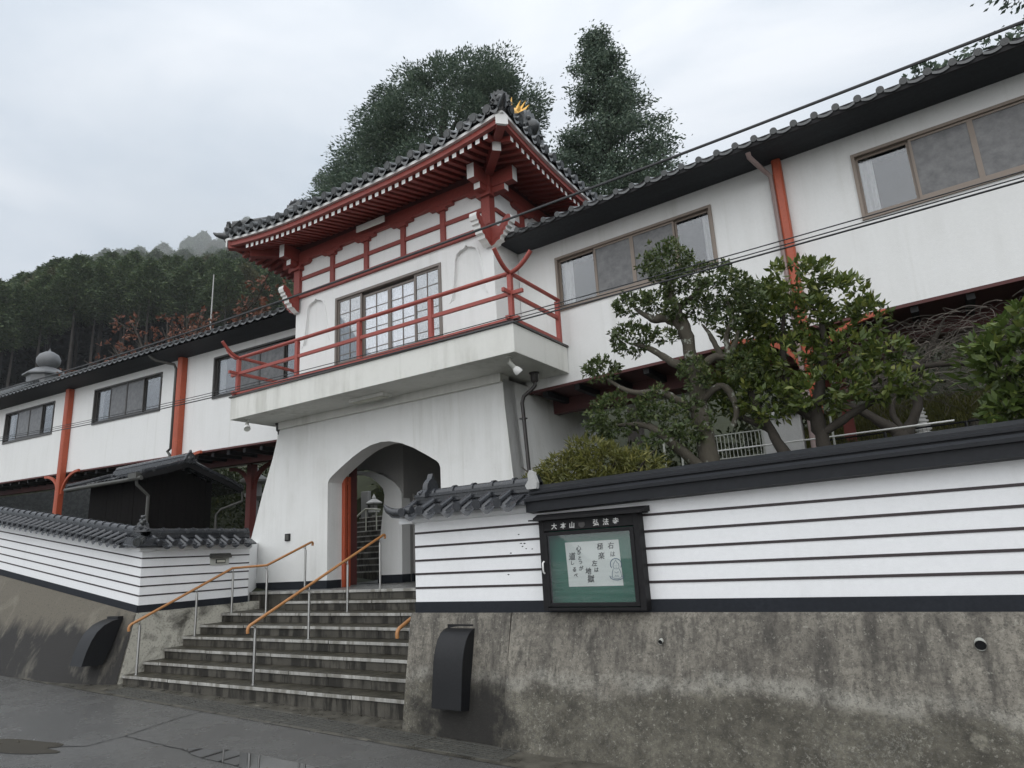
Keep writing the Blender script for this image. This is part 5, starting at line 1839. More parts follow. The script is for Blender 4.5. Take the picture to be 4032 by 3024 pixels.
mb.build('roof_ridge', MTILE, hu)
end_tile(hu, (rx1 + .04, 8.7, 4.0), radians(90), .30, .26)
end_tile(hu, (rx0 + .28, 8.7, 4.0), radians(-90), .24, .22)
mb = MB()
mb.box(-14.62, -14.30, 7.62, 7.74, 3.62, 3.74)
mb.tube([(-14.42, 7.70, 3.62), (-14.42, 7.72, 3.50), (-14.42, 7.98, 3.28), (-14.42, 7.98, 1.4)], .035, 8)
mb.tube([(rx0, 7.68, 3.66), (rx1, 7.68, 3.62)], .045, 8)
mb.build('gutter_pipe', MPIPE_GREEN, hu, smooth=40)
mb = MB()
mb.tube([(-14.1, 10.05, 3.42), (-14.1, 10.05, 3.2), (-14.3, 9.65, 3.02), (-14.42, 9.6, 2.9), (-14.42, 9.6, 1.4)], .03, 8)
mb.build('gutter_pipe', MPIPE_GREEN, hu, smooth=40)

hh = thing('pavilion', (-40.3, 16.2, 2.5), 'far pavilion with polygonal roof crowned by a grey onion-shaped jewel', 'building')
cx, cy = -40.3, 16.2
mb = MB()
mb.lathe([(0.0, 14.05), (0.03, 13.92), (0.08, 13.82), (0.24, 13.76), (0.46, 13.62), (0.58, 13.38), (0.57, 13.16), (0.44, 12.97), (0.30, 12.88)], (cx, cy, 0), 22)
mb.build('onion_finial', MCOPPER, hh, smooth=50)
mb = MB()
mb.lathe([(0.28, 12.92), (0.42, 12.86), (0.70, 12.74), (1.12, 12.44), (1.12, 12.36), (0.92, 12.34), (0.90, 11.9), (0.88, 11.2)], (cx, cy, 0), 8, rot=.3)
mb.build('cupola', MCOPPER, hh, smooth=20)
mb = MB()
mb.lathe([(0.7, 11.85), (2.4, 11.0), (4.6, 9.95), (7.0, 9.0), (7.0, 8.8), (5.6, 8.8), (5.6, 2.3)], (cx, cy, 0), 6, rot=.15)
mb.build('roof', MTILE_WEATHERED, hh, smooth=15)
mb = MB()
mb.lathe([(5.2, 8.6), (5.2, 1.8)], (cx, cy, 0), 6, rot=.15)
mb.build('wall', MWHITE_OLD, hh)
mb = MB()
for k in range(6):
    a = .15 + k * pi / 3
    mb.tube([(cx + r * cos(a), cy + r * sin(a), z + .1) for r, z in ((0.7, 11.85), (2.4, 11.0), (4.6, 9.95), (7.0, 9.0))], .14, 7)
mb.build('hip_ridge', MTILE_WEATHERED, hh)
mb = MB(); mb.tube([(-25.15, 16, 2.0), (-25.15, 16, 9), (-25.09, 16, 14.05)], [.055, .045, .022], 8)
o = mb.build('antenna_pole', MSTONE_LIGHT, None, at=(-25.15, 16, 2.2)); tag(o, 'slender pale pole standing against the wooded hill', 'pole')

# ================================================================== GARDEN BEHIND THE ARCH
gs = thing('garden_steps', (-13.0, 13.0, 1.2), 'dark stone steps climbing the garden seen through the arch', 'steps')
for k in range(11):
    mb = MB()
    y0 = 12.92 + k * .33
    z = 1.26 + .165 * (k + 1)
    mb.box(-16.5, -11.8, y0, y0 + .5, z - .19, z - .035, 0)
    mb.build('riser_block', MRISER, gs, bevel=.006)
    mb = MB()
    mb.box(-16.5, -11.8, y0 - .02, y0 + .5, z - .035, z, 0, [0, 0, 1, 0, 0, 0])
    mb.build('tread_slab', [MTREAD, MNOSE], gs, bevel=.006)
mb = MB(); mb.box(-16.4, -11.9, 13.2, 16.4, 0.8, 1.3); mb.box(-16.4, -11.9, 14.6, 16.4, 1.3, 2.0); mb.build('foundation', MRISER, gs)
def lantern(P, s, label):
    l = thing('stone_lantern', P, label, 'stone lantern', 'stone lanterns of the garden')
    P = Vector(P)
    def lt(name, prof, n):
        mb = MB(); mb.lathe([(r * s, z * s) for r, z in prof], P, n, rot=.26); mb.build(name, MSTONE_LIGHT, l, smooth=25)
    lt('base', [(0, 0), (.32, 0), (.32, .12), (.20, .20), (.11, .24)], 6)
    lt('shaft', [(.10, .22), (.10, .85), (.13, .88)], 12)
    lt('platform', [(.12, .86), (.28, .96), (.28, 1.04), (.0, 1.04)], 6)
    lt('light_box', [(.17, 1.04), (.17, 1.30), (0, 1.30)], 6)
    lt('lantern_roof', [(.19, 1.29), (.40, 1.33), (.41, 1.38), (.24, 1.48), (.10, 1.56), (0, 1.57)], 6)
    lt('jewel', [(.07, 1.55), (.10, 1.60), (.06, 1.68), (.0, 1.78)], 10)
lantern((-16.62, 17.0, 2.55), 0.76, 'pale stone lantern framed in the arch above the garden steps')
lantern((-17.35, 12.8, 2.6), 1.15, 'pale stone lantern between the red post and the gate tower')
mb = MB(); mb.box(-17.25, -16.90, 17.0, 17.15, 2.3, 4.03)
o = mb.build('stone_tablet', MSTONE, None, at=(-17.1, 17.0, 2.4), bevel=.02); tag(o, 'tall plain grey stone tablet beside the lantern in the arch', 'stone tablet')
hr = thing('garden_handrail', (-15.5, 15.5, 2.4), 'pale yellow pipe handrail bending level beside the garden steps', 'handrail')
mb = MB(); mb.tube([(-16.3, 14.6, 2.55), (-15.95, 15.4, 2.97), (-15.5, 15.5, 3.27), (-14.9, 15.5, 3.20)], .028, 8); mb.build('rail', MCREAM, hr, smooth=40)
for x, y, z0, z1 in ((-15.05, 15.5, 2.1, 3.2), (-15.5, 15.5, 2.1, 3.26)):
    mb = MB(); mb.tube([(x, y, z0), (x, y, z1)], .02, 8); mb.build('rail_post', MCREAM, hr)
bf = thing('garden_fence', (-18.5, 19.2, 4.0), 'dark upright bar fence at the top of the garden seen through the arch', 'fence')
for k in range(16):
    x = -19.9 + k * .16
    mb = MB(); mb.box(x - .02, x + .02, 19.2, 19.24, 3.9, 5.1); mb.build('fence_bar', MBLACK_METAL, bf)
for z in (4.38, 4.95):
    mb = MB(); mb.box(-20.0, -17.4, 19.19, 19.25, z, z + .05); mb.build('fence_rail', MBLACK_METAL, bf)

# ---- garden furniture on the right, seen between the trunks
wf = thing('pipe_fence', (-2.3, 9.0, 1.9), 'low white pipe railing between the trunks behind the right wall', 'fence')
for k in range(14):
    x = -2.62 + k * .05
    mb = MB(); mb.tube([(x, 9.0, 2.72), (x, 9.0, 3.035)], .006, 6); mb.build('fence_bar', MGREYPLASTIC, wf)
for z in (2.72, 3.035):
    mb = MB(); mb.tube([(-2.66, 9.0, z), (-1.92, 9.0, z)], .008, 6); mb.build('fence_rail', MGREYPLASTIC, wf)
mb = MB(); mb.tube([(-2.5, 8.9, 2.82), (-1.1, 8.9, 2.82), (0.15, 8.9, 2.83)], .011, 6); mb.build('long_rail', MWHITE_PAINT, wf)
for x in (-3.24, -3.0, -2.62, -1.92, -1.1):
    mb = MB(); mb.tube([(x, 8.95, 1.2), (x, 8.95, 3.08)], .014, 6); mb.build('fence_post', MGREYPLASTIC, wf)
mf = thing('mesh_fence', (0.5, 10.6, 1.5), 'dark wire mesh fence in front of the grassy bank on the right', 'fence')
for k in range(7):
    x = -1.6 + k * .95
    mb = MB(); mb.tube([(x, 10.6, 1.2), (x, 10.6, 3.02)], .022, 6); mb.build('fence_post', MBLACK_METAL, mf)
mb = MB(); mb.tube([(-1.6, 10.6, 3.0), (4.1, 10.6, 3.06)], .014, 6); mb.tube([(-1.6, 10.6, 2.6), (4.1, 10.6, 2.64)], .008, 6); mb.build('fence_rail', MBLACK_METAL, mf)
mb = MB()
for k in range(115):
    x = -1.6 + k * .05
    mb.bar((x, 10.6, 1.9), (x, 10.6, 3.0), .004, .004, up=(0, 1, 0))
for k in range(22):
    z = 1.9 + k * .05
    mb.bar((-1.6, 10.602, z), (4.1, 10.602, z + .05), .004, .004)
tag(mb.build('wire_mesh', MBLACK_METAL, mf), kind='stuff')
sp = thing('stone_stupa', (-0.2, 11.0, 2.3), 'slim stone pagoda finial with stacked pale rings on the grassy bank', 'stone pagoda')
mb = MB(); mb.lathe([(.0, 2.2), (.22, 2.2), (.22, 2.72), (.16, 2.76), (.20, 2.80), (.20, 2.86), (.14, 2.90)], (-.2, 11.0, 0), 8); mb.build('base', MSTONE, sp, smooth=30)
for k in range(9):
    r = lerp(.125, .055, k / 8)
    z = 2.90 + k * .058
    mb = MB(); mb.lathe([(0, z), (r * .7, z), (r, z + .012), (r, z + .032), (r * .7, z + .040), (r * .6, z + .058), (0, z + .058)], (-.2, 11.0, 0), 14); mb.build('ring', MWHITE_PAINT if True else MSTONE, sp, smooth=40)
mb = MB(); mb.lathe([(.04, 3.42), (.05, 3.47), (.03, 3.55), (0, 3.62)], (-.2, 11.0, 0), 10); mb.build('spire', MSTONE_LIGHT, sp, smooth=40)
for k, (x, y) in enumerate(((0.42, 11.6), (0.86, 11.7))):
    mb = MB(); mb.tube([(x, y, 2.2), (x + .01, y, 3.18)], [.075, .07], 9)
    o = mb.build('tree_stump', MBARK, None, at=(x, y, 2.2), smooth=40)
    tag(o, ('left' if k == 0 else 'right') + ' of the two sawn pale posts behind the mesh fence', 'post', 'sawn posts on the bank')
mb = MB(); mb.box(-2.05, -1.55, 9.6, 9.8, 2.0, 3.28); mb.box(-2.1, -1.5, 9.55, 9.85, 3.28, 3.34)
o = mb.build('stone_block', MSTONE_LIGHT, None, at=(-1.8, 9.7, 2.0), bevel=.015); tag(o, 'pale grey stone pillar half hidden by the broad-leaved tree', 'stone pillar')
# ================================================================== VEGETATION
NR_ = np.random.RandomState(5)
def unit(a):
    return a / np.maximum(np.linalg.norm(a, axis=-1, keepdims=True), 1e-9)
def leaf_mesh(name, base, dirs, length, width, m, up=None, off=(0, 0, 0), fold=0.25, extra=None):
    """one folded diamond per leaf; extra = MB with wood, appended with material 1"""
    n = len(base)
    base = np.asarray(base, float) - np.array(off)
    dirs = unit(np.asarray(dirs, float))
    rnd = unit(NR_.normal(size=(n, 3)))
    side = unit(np.cross(dirs, rnd if up is None else up))
    nor = np.cross(side, dirs)
    L = np.broadcast_to(np.asarray(length, float), (n,))[:, None]
    Wd = np.broadcast_to(np.asarray(width, float), (n,))[:, None]
    tip = base + dirs * L - nor * L * 0.10
    mid = base + dirs * L * 0.48
    a = mid + side * Wd + nor * Wd * fold
    b = mid - side * Wd + nor * Wd * fold
    co = np.stack([base, a, tip, b], 1).reshape(-1, 3)
    me = bpy.data.meshes.new(name)
    nv = 4 * n
    me.vertices.add(nv)
    me.loops.add(nv)
    me.polygons.add(n)
    me.vertices.foreach_set('co', co.astype(np.float32).ravel())
    me.loops.foreach_set('vertex_index', np.arange(nv, dtype=np.int32))
    me.polygons.foreach_set('loop_start', np.arange(0, nv, 4, dtype=np.int32))
    me.materials.append(m)
    me.update(calc_edges=True)
    me.validate()
    return me
def ell(c, r, n, shell=0.55):
    d = unit(NR_.normal(size=(n, 3)))
    rad = shell + (1 - shell) * NR_.rand(n, 1) ** 0.6
    rad *= 0.86 + 0.28 * NR_.rand(n, 1)
    return np.array(c) + d * rad * np.array(r), d
def rosettes(pads, per, L, W, spread=0.9, upb=0.35):
    B, D, LL, WW = [], [], [], []
    for (c, r, n) in pads:
        p, d = ell(c, r, n)
        for i in range(per):
            dd = unit(d * 0.75 + NR_.normal(size=d.shape) * spread + np.array([0, 0, upb]))
            B.append(p + NR_.normal(size=p.shape) * L * 0.18); D.append(dd)
            k = 0.7 + 0.6 * NR_.rand(len(p))
            LL.append(L * k); WW.append(W * k)
    return np.concatenate(B), np.concatenate(D), np.concatenate(LL), np.concatenate(WW)
def wood(name, paths, m, parent, n=7):
    mb = MB()
    for pth, rs in paths:
        # slight irregular bends between the given joints
        P, S = [], []
        rs = rs if hasattr(rs, '__len__') else [rs] * len(pth)
        V = [Vector(q) for q in pth]
        for i in range(len(V) - 1):
            p0, p1, p2, p3 = V[max(i - 1, 0)], V[i], V[i + 1], V[min(i + 2, len(V) - 1)]
            for k in range(5):
                t = k / 5
                q = 0.5 * ((2 * p1) + (p2 - p0) * t + (2 * p0 - 5 * p1 + 4 * p2 - p3) * t * t + (3 * p1 - p0 - 3 * p2 + p3) * t ** 3)
                if not (i == 0 and k == 0):
                    w = lerp(rs[i], rs[i + 1], t) * .22
                    q += Vector((R.uniform(-w, w), R.uniform(-w, w), R.uniform(-w, w) * .4))
                P.append(q); S.append(lerp(rs[i], rs[i + 1], t) * R.uniform(.88, 1.14))
        P.append(V[-1]); S.append(rs[-1])
        mb.tube(P, S, n)
    return mb.build(name, m, parent, smooth=70)

# ---- tall conifers behind the gate
def add_foliage(root, B, D, L, W, m, **k):
    o = put('crown', leaf_mesh('crown', B, D, L, W, m, off=tuple(wpos(root)), **k), root, wpos(root))
    o['kind'] = 'stuff'
    return o
def profile_conifer(root, axis, prof, nclump, per, cr, L, W, m, zsq=0.62, ysq=0.5):
    """prof: (z, radius) pairs; clumps sit on the surface of the profile"""
    zs = np.array([p[0] for p in prof]); rr = np.array([p[1] for p in prof])
    B, D = [], []
    zz = np.linspace(zs[0], zs[-1], 200)
    area = np.interp(zz, zs, rr) + .25
    cdf = np.cumsum(area); cdf /= cdf[-1]
    for i in range(nclump):
        z = np.interp(NR_.rand(), cdf, zz)
        r = np.interp(z, zs, rr)
        a = NR_.rand() * 2 * pi
        k = 0.55 + 0.5 * NR_.rand() ** 0.6
        c = np.array([axis[0] + cos(a) * r * k, axis[1] + sin(a) * r * k * ysq, z])
        s = cr * (0.6 + 0.75 * NR_.rand())
        p, d = ell(c, (s, s, s * zsq), per, .45)
        out = np.array([cos(a), sin(a), 0.1])
        dd = unit(out * .8 + d * .8 + NR_.normal(size=d.shape) * .45 + np.array([0, 0, -.12]))
        B.append(p); D.append(dd)
    B, D = np.concatenate(B), np.concatenate(D)
    k = .6 + .8 * NR_.rand(len(B))
    return B, D, L * k, W * k

t1 = thing('conifer_tree', (-17.8, 22.0, 4.0), 'broad dome-topped dark conifer rising behind the left half of the gate roof', 'tree')
wood('trunk', [([(-17.8, 22, 3.5), (-17.7, 22, 12), (-17.2, 22, 19), (-16.8, 22, 23.5)], [.55, .42, .24, .06])] +
     [([(-17.6, 22, z), (-17.6 + dx * .6, 22 + dy, z + .6), (-17.6 + dx, 22 + dy * 1.5, z + 1.6)], [.14, .09, .03]) for z, dx, dy in ((13, -4.5, -.5), (14, 4.2, -.8), (16, -4.8, .5), (17, 4, .4), (18.5, -3.5, -.5), (20, 2.5, -.4), (21, -2, .5))], MBARK_CEDAR, t1)
B, D, L, W = profile_conifer(t1, (-18.1, 22), [(12.5, 5.6), (15, 6.3), (17.5, 6.5), (19.5, 5.9), (21.5, 4.9), (23.0, 3.6), (24.0, 2.2)], 400, 600, .92, .135, .028, MLEAF_CONIFER)
B[:, 0] += np.maximum(0, B[:, 2] - 19) * .26 - .1
# ragged leaders along the top
for (x, z) in ((-20.2, 24.0), (-18.6, 24.9), (-17.0, 25.0), (-15.6, 24.4), (-14.9, 22.6), (-21.6, 22.6), (-23.3, 21.0), (-13.4, 20.2)):
    p, d = ell((x, 22, z - .5), (.60, .55, .75), 520, .4)
    B = np.concatenate([B, p]); D = np.concatenate([D, unit(d + np.array([0, 0, .5]) + NR_.normal(size=d.shape) * .3)])
    k = .6 + .8 * NR_.rand(520); L = np.concatenate([L, .17 * k]); W = np.concatenate([W, .036 * k])
add_foliage(t1, B, D, L, W, MLEAF_CONIFER)

def whorl_conifer(name, at, label, base_z, top, prof, nb, per, L, W, m, seed, droop=.25):
    rs = np.random.RandomState(seed)
    t = thing(name, at, label, 'tree')
    ax, ay = at[0], at[1]
    paths = [([(ax, ay, at[2] - .5), (ax + .05, ay, lerp(at[2], top, .5)), (ax, ay, top)], [.36, .22, .02])]
    B, D = [], []
    zs = [p[0] for p in prof]; rr = [p[1] for p in prof]
    for i in range(nb):
        z = base_z + (top - base_z) * ((i + rs.rand()) / nb)
        r = np.interp(z, zs, rr) * (0.55 + 0.6 * rs.rand())
        a = rs.rand() * 2 * pi
        o = np.array([cos(a), sin(a), 0])
        p0 = np.array([ax, ay, z])
        p1 = p0 + o * r * .55 + np.array([0, 0, .10 * r])
        p2 = p0 + o * r + np.array([0, 0, .05 * r + .15])
        paths.append(([tuple(p0), tuple(p1), tuple(p2)], [.045, .03, .01]))
        n = int(per * (.35 + r / max(rr)))
        u = rs.rand(n) ** .75
        u = .22 + .8 * u
        c = p0 + o * (r * u)[:, None] + np.stack([np.zeros(n), np.zeros(n), .16 * r * u * (1.2 - u) + .10], 1)
        wdt = .07 + .20 * (1 - np.abs(u - .65))
        c = c + rs.normal(size=(n, 3)) * np.stack([wdt, wdt, wdt * .55], 1)
        B.append(c)
        D.append(unit(o * .8 + rs.normal(size=(n, 3)) * .6 + np.array([0, 0, -droop])))
    wood('trunk', paths, MBARK_CEDAR, t, 5)
    B, D = np.concatenate(B), np.concatenate(D)
    k = .6 + .8 * rs.rand(len(B))
    add_foliage(t, B, D, L * k, W * k, m)
    return t
whorl_conifer('conifer_tree', (-8.95, 22.0, 4.2), 'slender pointed conifer standing alone right of the gate roof', 12.0, 22.0, [(12, 4.3), (14, 3.6), (16, 2.6), (18, 1.75), (20, 1.05), (21.3, .4), (22, .12)], 135, 600, .135, .028, MLEAF_CONIFER, 3)
whorl_conifer('conifer_tree', (4.9, 18.0, 5.5), 'dark conifer showing a few boughs over the roof in the top right corner', 10.5, 17.5, [(10.5, 3.0), (13, 2.4), (15, 1.6), (17.5, .2)], 90, 300, .15, .034, MLEAF_CONIFER, 9)
t = thing('broadleaf_tree', (1.4, 17.0, 5.2), 'small tree top peeping above the right-hand roof tiles', 'tree')
wood('trunk', [([(1.4, 17, 4.5), (1.35, 17, 9), (1.3, 17, 12.0)], [.2, .14, .03])], MBARK_DARK, t)
B, D, L, W = rosettes([((1.15, 17, 11.95), (.42, .42, .28), 90), ((1.75, 17, 11.85), (.4, .4, .25), 60), ((.8, 17, 11.5), (.45, .4, .3), 60)], 6, .12, .03)
add_foliage(t, B, D, L, W, MLEAF_CONIFER)

# ---- plantation forest on the hill
def forest_meshes():
    out = []
    for v in range(5):
        rs = np.random.RandomState(40 + v)
        H = 20.0
        B, D = [], []
        n = 8500
        z = 13 + 7 * rs.rand(n) ** .85
        prof = np.interp(z, [13, 14, 16, 18.3, 20], [1.6, 2.3, 2.15, 1.3, .15])
        a = rs.rand(n) * 2 * pi
        bump = 1 + .22 * np.sin(3 * a + v) * np.sin(z * 1.6 + 2 * v)
        k = (.45 + .55 * rs.rand(n) ** .5) * bump
        p = np.stack([np.cos(a) * prof * k, np.sin(a) * prof * k, z + rs.normal(size=n) * .25], 1)
        d = np.stack([np.cos(a), np.sin(a), rs.normal(size=n) * .5 - .15], 1) + rs.normal(size=(n, 3)) * .35
        kk = .6 + .8 * rs.rand(n)
        me = leaf_mesh('crown', p, d, 0.31 * kk, .066 * kk, MLEAF_FOREST_B if v == 4 else MLEAF_FOREST)
        out.append(me)
    mb = MB(); mb.tube([(0, 0, -1), (.06, 0, 8), (0, .05, 17)], [.15, .12, .05], 7)
    tr = mb.mesh('trunk', MBARK_CEDAR, smooth=60)
    return out, tr
FC, FT = forest_meshes()
# one mesh holding crown and trunk for the trees too far off to show their parts
def joined(crown, trunk):
    import bmesh
    bm = bmesh.new()
    bm.from_mesh(crown)
    bm.from_mesh(trunk)
    me = bpy.data.meshes.new('forest_tree')
    nc = len(crown.polygons)
    bm.to_mesh(me); bm.free()
    me.materials.append(crown.materials[0]); me.materials.append(trunk.materials[0])
    mi = np.zeros(len(me.polygons), np.int32); mi[nc:] = 1
    me.polygons.foreach_set('material_index', mi)
    return me
FJ = [joined(c, FT) for c in FC]
rf = random.Random(21)
cells = []
for d in (95, 99, 103.5, 108.5, 114, 120, 127, 135, 144, 154, 165):
    step = math.degrees((2.9 if d < 101 else 4.0 if d < 130 else 4.6) / d)
    a = -75.5
    while a < -47.5:
        cells.append((d + rf.uniform(-1.3, 1.3), a + rf.uniform(-.35, .35) * step))
        a += step
front = [c for c in cells if c[0] < 101 and c[1] < -54.5][:40]
rest = [c for c in cells if c not in front]
rf.shuffle(rest)
rest = rest[:252]
print('forest', len(front), len(rest), len(cells))
GF = 'plantation conifers on the misty hillside'
for k, (d, a) in enumerate(front + rest):
    x, y = d * sin(radians(a)), d * cos(radians(a))
    z = ground(x, y)
    s = rf.uniform(.93, 1.07)
    v = rf.choice((0, 1, 2, 3, 0, 1, 2, 3, 4))
    rz = rf.uniform(0, 6.28)
    if k < len(front):
        t = thing('forest_tree', (x, y, z), 'plantation conifer on a bare straight trunk in the front rank of the hillside wood', 'tree', GF)
        t.rotation_euler = (0, 0, rz)
        t.scale = (s * 1.3, s * 1.3, s)
        for nm, me in (('crown', FC[v]), ('trunk', FT)):
            c = bpy.data.objects.new(nm, me); COL.objects.link(c); c.parent = t
    else:
        o = put('forest_tree', FJ[v], None, (x, y, z), (0, 0, rz), (s * 1.35, s * 1.35, s))
        tag(o, 'plantation conifer among the close-packed crowns higher up the misty hillside', 'tree', GF)

# leaf cards added to fill the trunk gaps, forest shade put into their colour
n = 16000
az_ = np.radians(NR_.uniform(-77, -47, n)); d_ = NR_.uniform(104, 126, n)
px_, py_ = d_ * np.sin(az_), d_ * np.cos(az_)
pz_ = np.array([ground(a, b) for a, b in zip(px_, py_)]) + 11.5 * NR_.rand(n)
o = put('forest_shade_fill', leaf_mesh('forest_shade_fill', np.stack([px_, py_, pz_], 1), NR_.normal(size=(n, 3)), 1.5, .5, MLEAF_DARK), None, (0, 0, 0))
tag(o, 'near-black leaf mass added between the plantation trunks, forest shade put into its colour', 'undergrowth', None, 'stuff')

# ---- russet tree behind the left corridor
ct = thing('autumn_tree', (-26.3, 15.0, 2.5), 'bare-limbed tree with russet autumn leaves behind the left corridor roof', 'tree')
tips = [(-28.6, 12.2), (-27.4, 12.0), (-26.2, 12.0), (-25.0, 11.5), (-23.6, 11.2), (-29.9, 11.2), (-27.9, 11.2), (-26.4, 11.0), (-22.0, 11.6), (-21.2, 11.3), (-20.6, 10.8), (-22.4, 10.7), (-31.0, 11.3), (-33.0, 11.0), (-34.2, 10.7), (-24.4, 10.9), (-20.9, 12.2)]
pths = [([(-26.3, 15, 2), (-26.2, 15, 6), (-26.0, 15, 8.5)], [.3, .24, .18])]
pads = []
for (x, z) in tips:
    y = 15 + R.uniform(-.8, .8)
    pths.append(([(-26.1, 15, 7.5 + R.uniform(-.5, 1)), (lerp(-26.1, x, .6), lerp(15, y, .6), z - 1.4), (x, y, z + .35)], [.10, .05, .012]))
    for j in range(4):
        qx, qz = x + R.uniform(-.9, .9), z + R.uniform(-.6, .7)
        pths.append(([(lerp(-26.1, x, .85), lerp(15, y, .85), z - .5), (qx, y + R.uniform(-.5, .5), qz + .2)], [.03, .008]))
    pads.append(((x, y, z), (.75, .7, .5), 22 if x > -30 else 14))
wood('trunk', pths, MBARK_DARK, ct, 5)
B, D, L, W = rosettes(pads, 4, .17, .045, 1.0, -.2)
add_foliage(ct, B, D, L, W, MLEAF_AUTUMN)

# ---- garden trees behind the right wall
pt = thing('pruned_tree', (-2.25, 7.5, 1.3), 'cloud-pruned garden tree with knobbly grey trunk before the corridor windows', 'tree')
Y = 7.5
wood('trunk', [([(-2.20, Y, 1.2), (-2.22, Y, 2.4), (-2.24, Y + .02, 3.2), (-2.26, Y, 3.75), (-2.32, Y, 4.15), (-2.42, Y, 4.55), (-2.44, Y, 4.85)], [.112, .105, .098, .085, .07, .05, .03])], MBARK, pt, 10)
wood('limb', [
    ([(-2.30, Y, 4.10), (-2.50, Y - .05, 4.28), (-2.66, Y - .08, 4.30), (-2.86, Y - .1, 4.48)], [.06, .055, .045, .02]),
    ([(-2.26, Y, 3.60), (-2.48, Y - .1, 3.72), (-2.70, Y - .12, 3.92), (-2.90, Y - .1, 4.02)], [.055, .045, .035, .02]),
    ([(-2.24, Y, 3.10), (-2.62, Y - .15, 3.36), (-2.95, Y - .2, 3.42), (-3.30, Y - .2, 3.66)], [.05, .045, .035, .015]),
    ([(-2.22, Y, 2.35), (-2.50, Y - .2, 2.72), (-2.78, Y - .25, 2.98), (-3.15, Y - .25, 3.05)], [.07, .06, .04, .02]),
    ([(-2.24, Y, 3.55), (-2.02, Y + .05, 3.72), (-1.86, Y + .05, 3.70), (-1.70, Y, 3.95)], [.06, .05, .04, .02]),
    ([(-1.95, Y + .05, 3.72), (-2.0, Y, 3.92), (-2.10, Y, 4.12)], [.035, .03, .012]),
    ([(-1.86, Y + .05, 3.71), (-1.84, Y, 3.92), (-1.76, Y, 4.10), (-1.78, Y, 4.35)], [.035, .03, .025, .012]),
    ([(-2.22, Y, 3.25), (-1.98, Y + .1, 3.38), (-1.86, Y + .1, 3.1), (-1.93, Y + .1, 2.9)], [.05, .042, .035, .025]),
    ([(-2.38, Y, 4.35), (-2.15, Y, 4.5), (-1.98, Y, 4.6)], [.04, .03, .012])], MBARK, pt, 8)
pads = [((-2.44, Y, 5.00), (.32, .30, .24), 210), ((-2.34, Y, 4.72), (.20, .2, .14), 60), ((-2.88, Y - .1, 4.55), (.24, .22, .15), 90), ((-2.62, Y - .05, 4.52), (.18, .2, .12), 50),
        ((-2.92, Y - .1, 4.10), (.28, .25, .20), 130), ((-2.52, Y - .1, 4.04), (.14, .14, .10), 30), ((-3.34, Y - .2, 3.76), (.22, .2, .16), 80), ((-3.18, Y - .25, 3.18), (.34, .3, .27), 190),
        ((-3.42, Y - .2, 3.05), (.16, .2, .14), 40), ((-2.72, Y - .2, 3.22), (.20, .2, .22), 90), ((-2.36, Y - .12, 3.0), (.25, .2, .3), 130), ((-1.84, Y, 4.48), (.40, .32, .22), 170), ((-1.95, Y, 4.70), (.30, .25, .15), 80),
        ((-1.58, Y, 4.32), (.25, .25, .18), 80), ((-2.05, Y, 4.28), (.20, .2, .16), 60), ((-1.80, Y, 4.08), (.20, .2, .13), 45), ((-2.22, Y - .12, 3.52), (.17, .14, .22), 80), ((-2.38, Y - .1, 4.35), (.16, .14, .14), 55),
        ((-2.7, Y - .2, 2.75), (.28, .25, .2), 70), ((-1.75, Y, 3.55), (.20, .2, .14), 45)]
B, D, L, W = rosettes(pads, 8, .056, .0125, .9, .25)
add_foliage(pt, B, D, L, W, MLEAF_CAMELLIA)

bt = thing('broadleaf_tree', (-1.15, 8.0, 1.3), 'dense glossy broad-leaved evergreen in front of the red corridor post', 'tree')
Y = 8.0
wood('trunk', [([(-1.06, Y, 1.2), (-1.08, Y, 2.5), (-1.12, Y, 2.95), (-1.0, Y, 3.4), (-.9, Y, 3.9), (-1.0, Y, 4.3)], [.085, .078, .07, .045, .03, .012]),
               ([(-1.42, Y - .1, 1.2), (-1.46, Y - .1, 2.4), (-1.60, Y - .1, 2.85), (-1.75, Y - .1, 3.3), (-1.7, Y, 3.9)], [.075, .07, .055, .04, .015]),
               ([(-1.12, Y, 2.9), (-1.35, Y, 3.2), (-1.35, Y, 3.8), (-1.25, Y, 4.3)], [.06, .05, .035, .012]),
               ([(-1.08, Y, 2.75), (-.7, Y, 2.95), (-.35, Y, 3.1)], [.05, .04, .015]),
               ([(-1.6, Y - .1, 2.85), (-1.95, Y - .1, 3.1), (-2.1, Y, 3.4)], [.04, .03, .012])], MBARK_DARK, bt, 8)
pads = [((-1.12, Y, 4.52), (.42, .4, .24), 170), ((-1.55, Y, 4.42), (.34, .35, .24), 130), ((-.72, Y, 4.22), (.36, .35, .24), 120), ((-1.25, Y, 4.12), (.50, .45, .24), 190), ((-.48, Y, 3.95), (.22, .25, .18), 55), ((-1.72, Y, 4.05), (.32, .35, .24), 120),
        ((-1.85, Y, 3.62), (.36, .35, .26), 140), ((-1.30, Y, 3.66), (.50, .45, .24), 170), ((-.75, Y, 3.62), (.38, .38, .24), 130), ((-.32, Y, 3.50), (.24, .25, .18), 60), ((-2.10, Y, 3.30), (.30, .3, .24), 95),
        ((-1.60, Y - .15, 3.20), (.46, .4, .24), 150), ((-.98, Y - .15, 3.18), (.46, .4, .22), 150), ((-.42, Y - .1, 3.16), (.30, .3, .18), 75), ((-.15, Y - .1, 3.12), (.18, .2, .14), 35)]
pads = [(c, r, int(n * .62)) for c, r, n in pads]
B, D, L, W = rosettes(pads, 7, .095, .0195, .75, .35)
add_foliage(bt, B, D, L, W, MLEAF_BROAD)

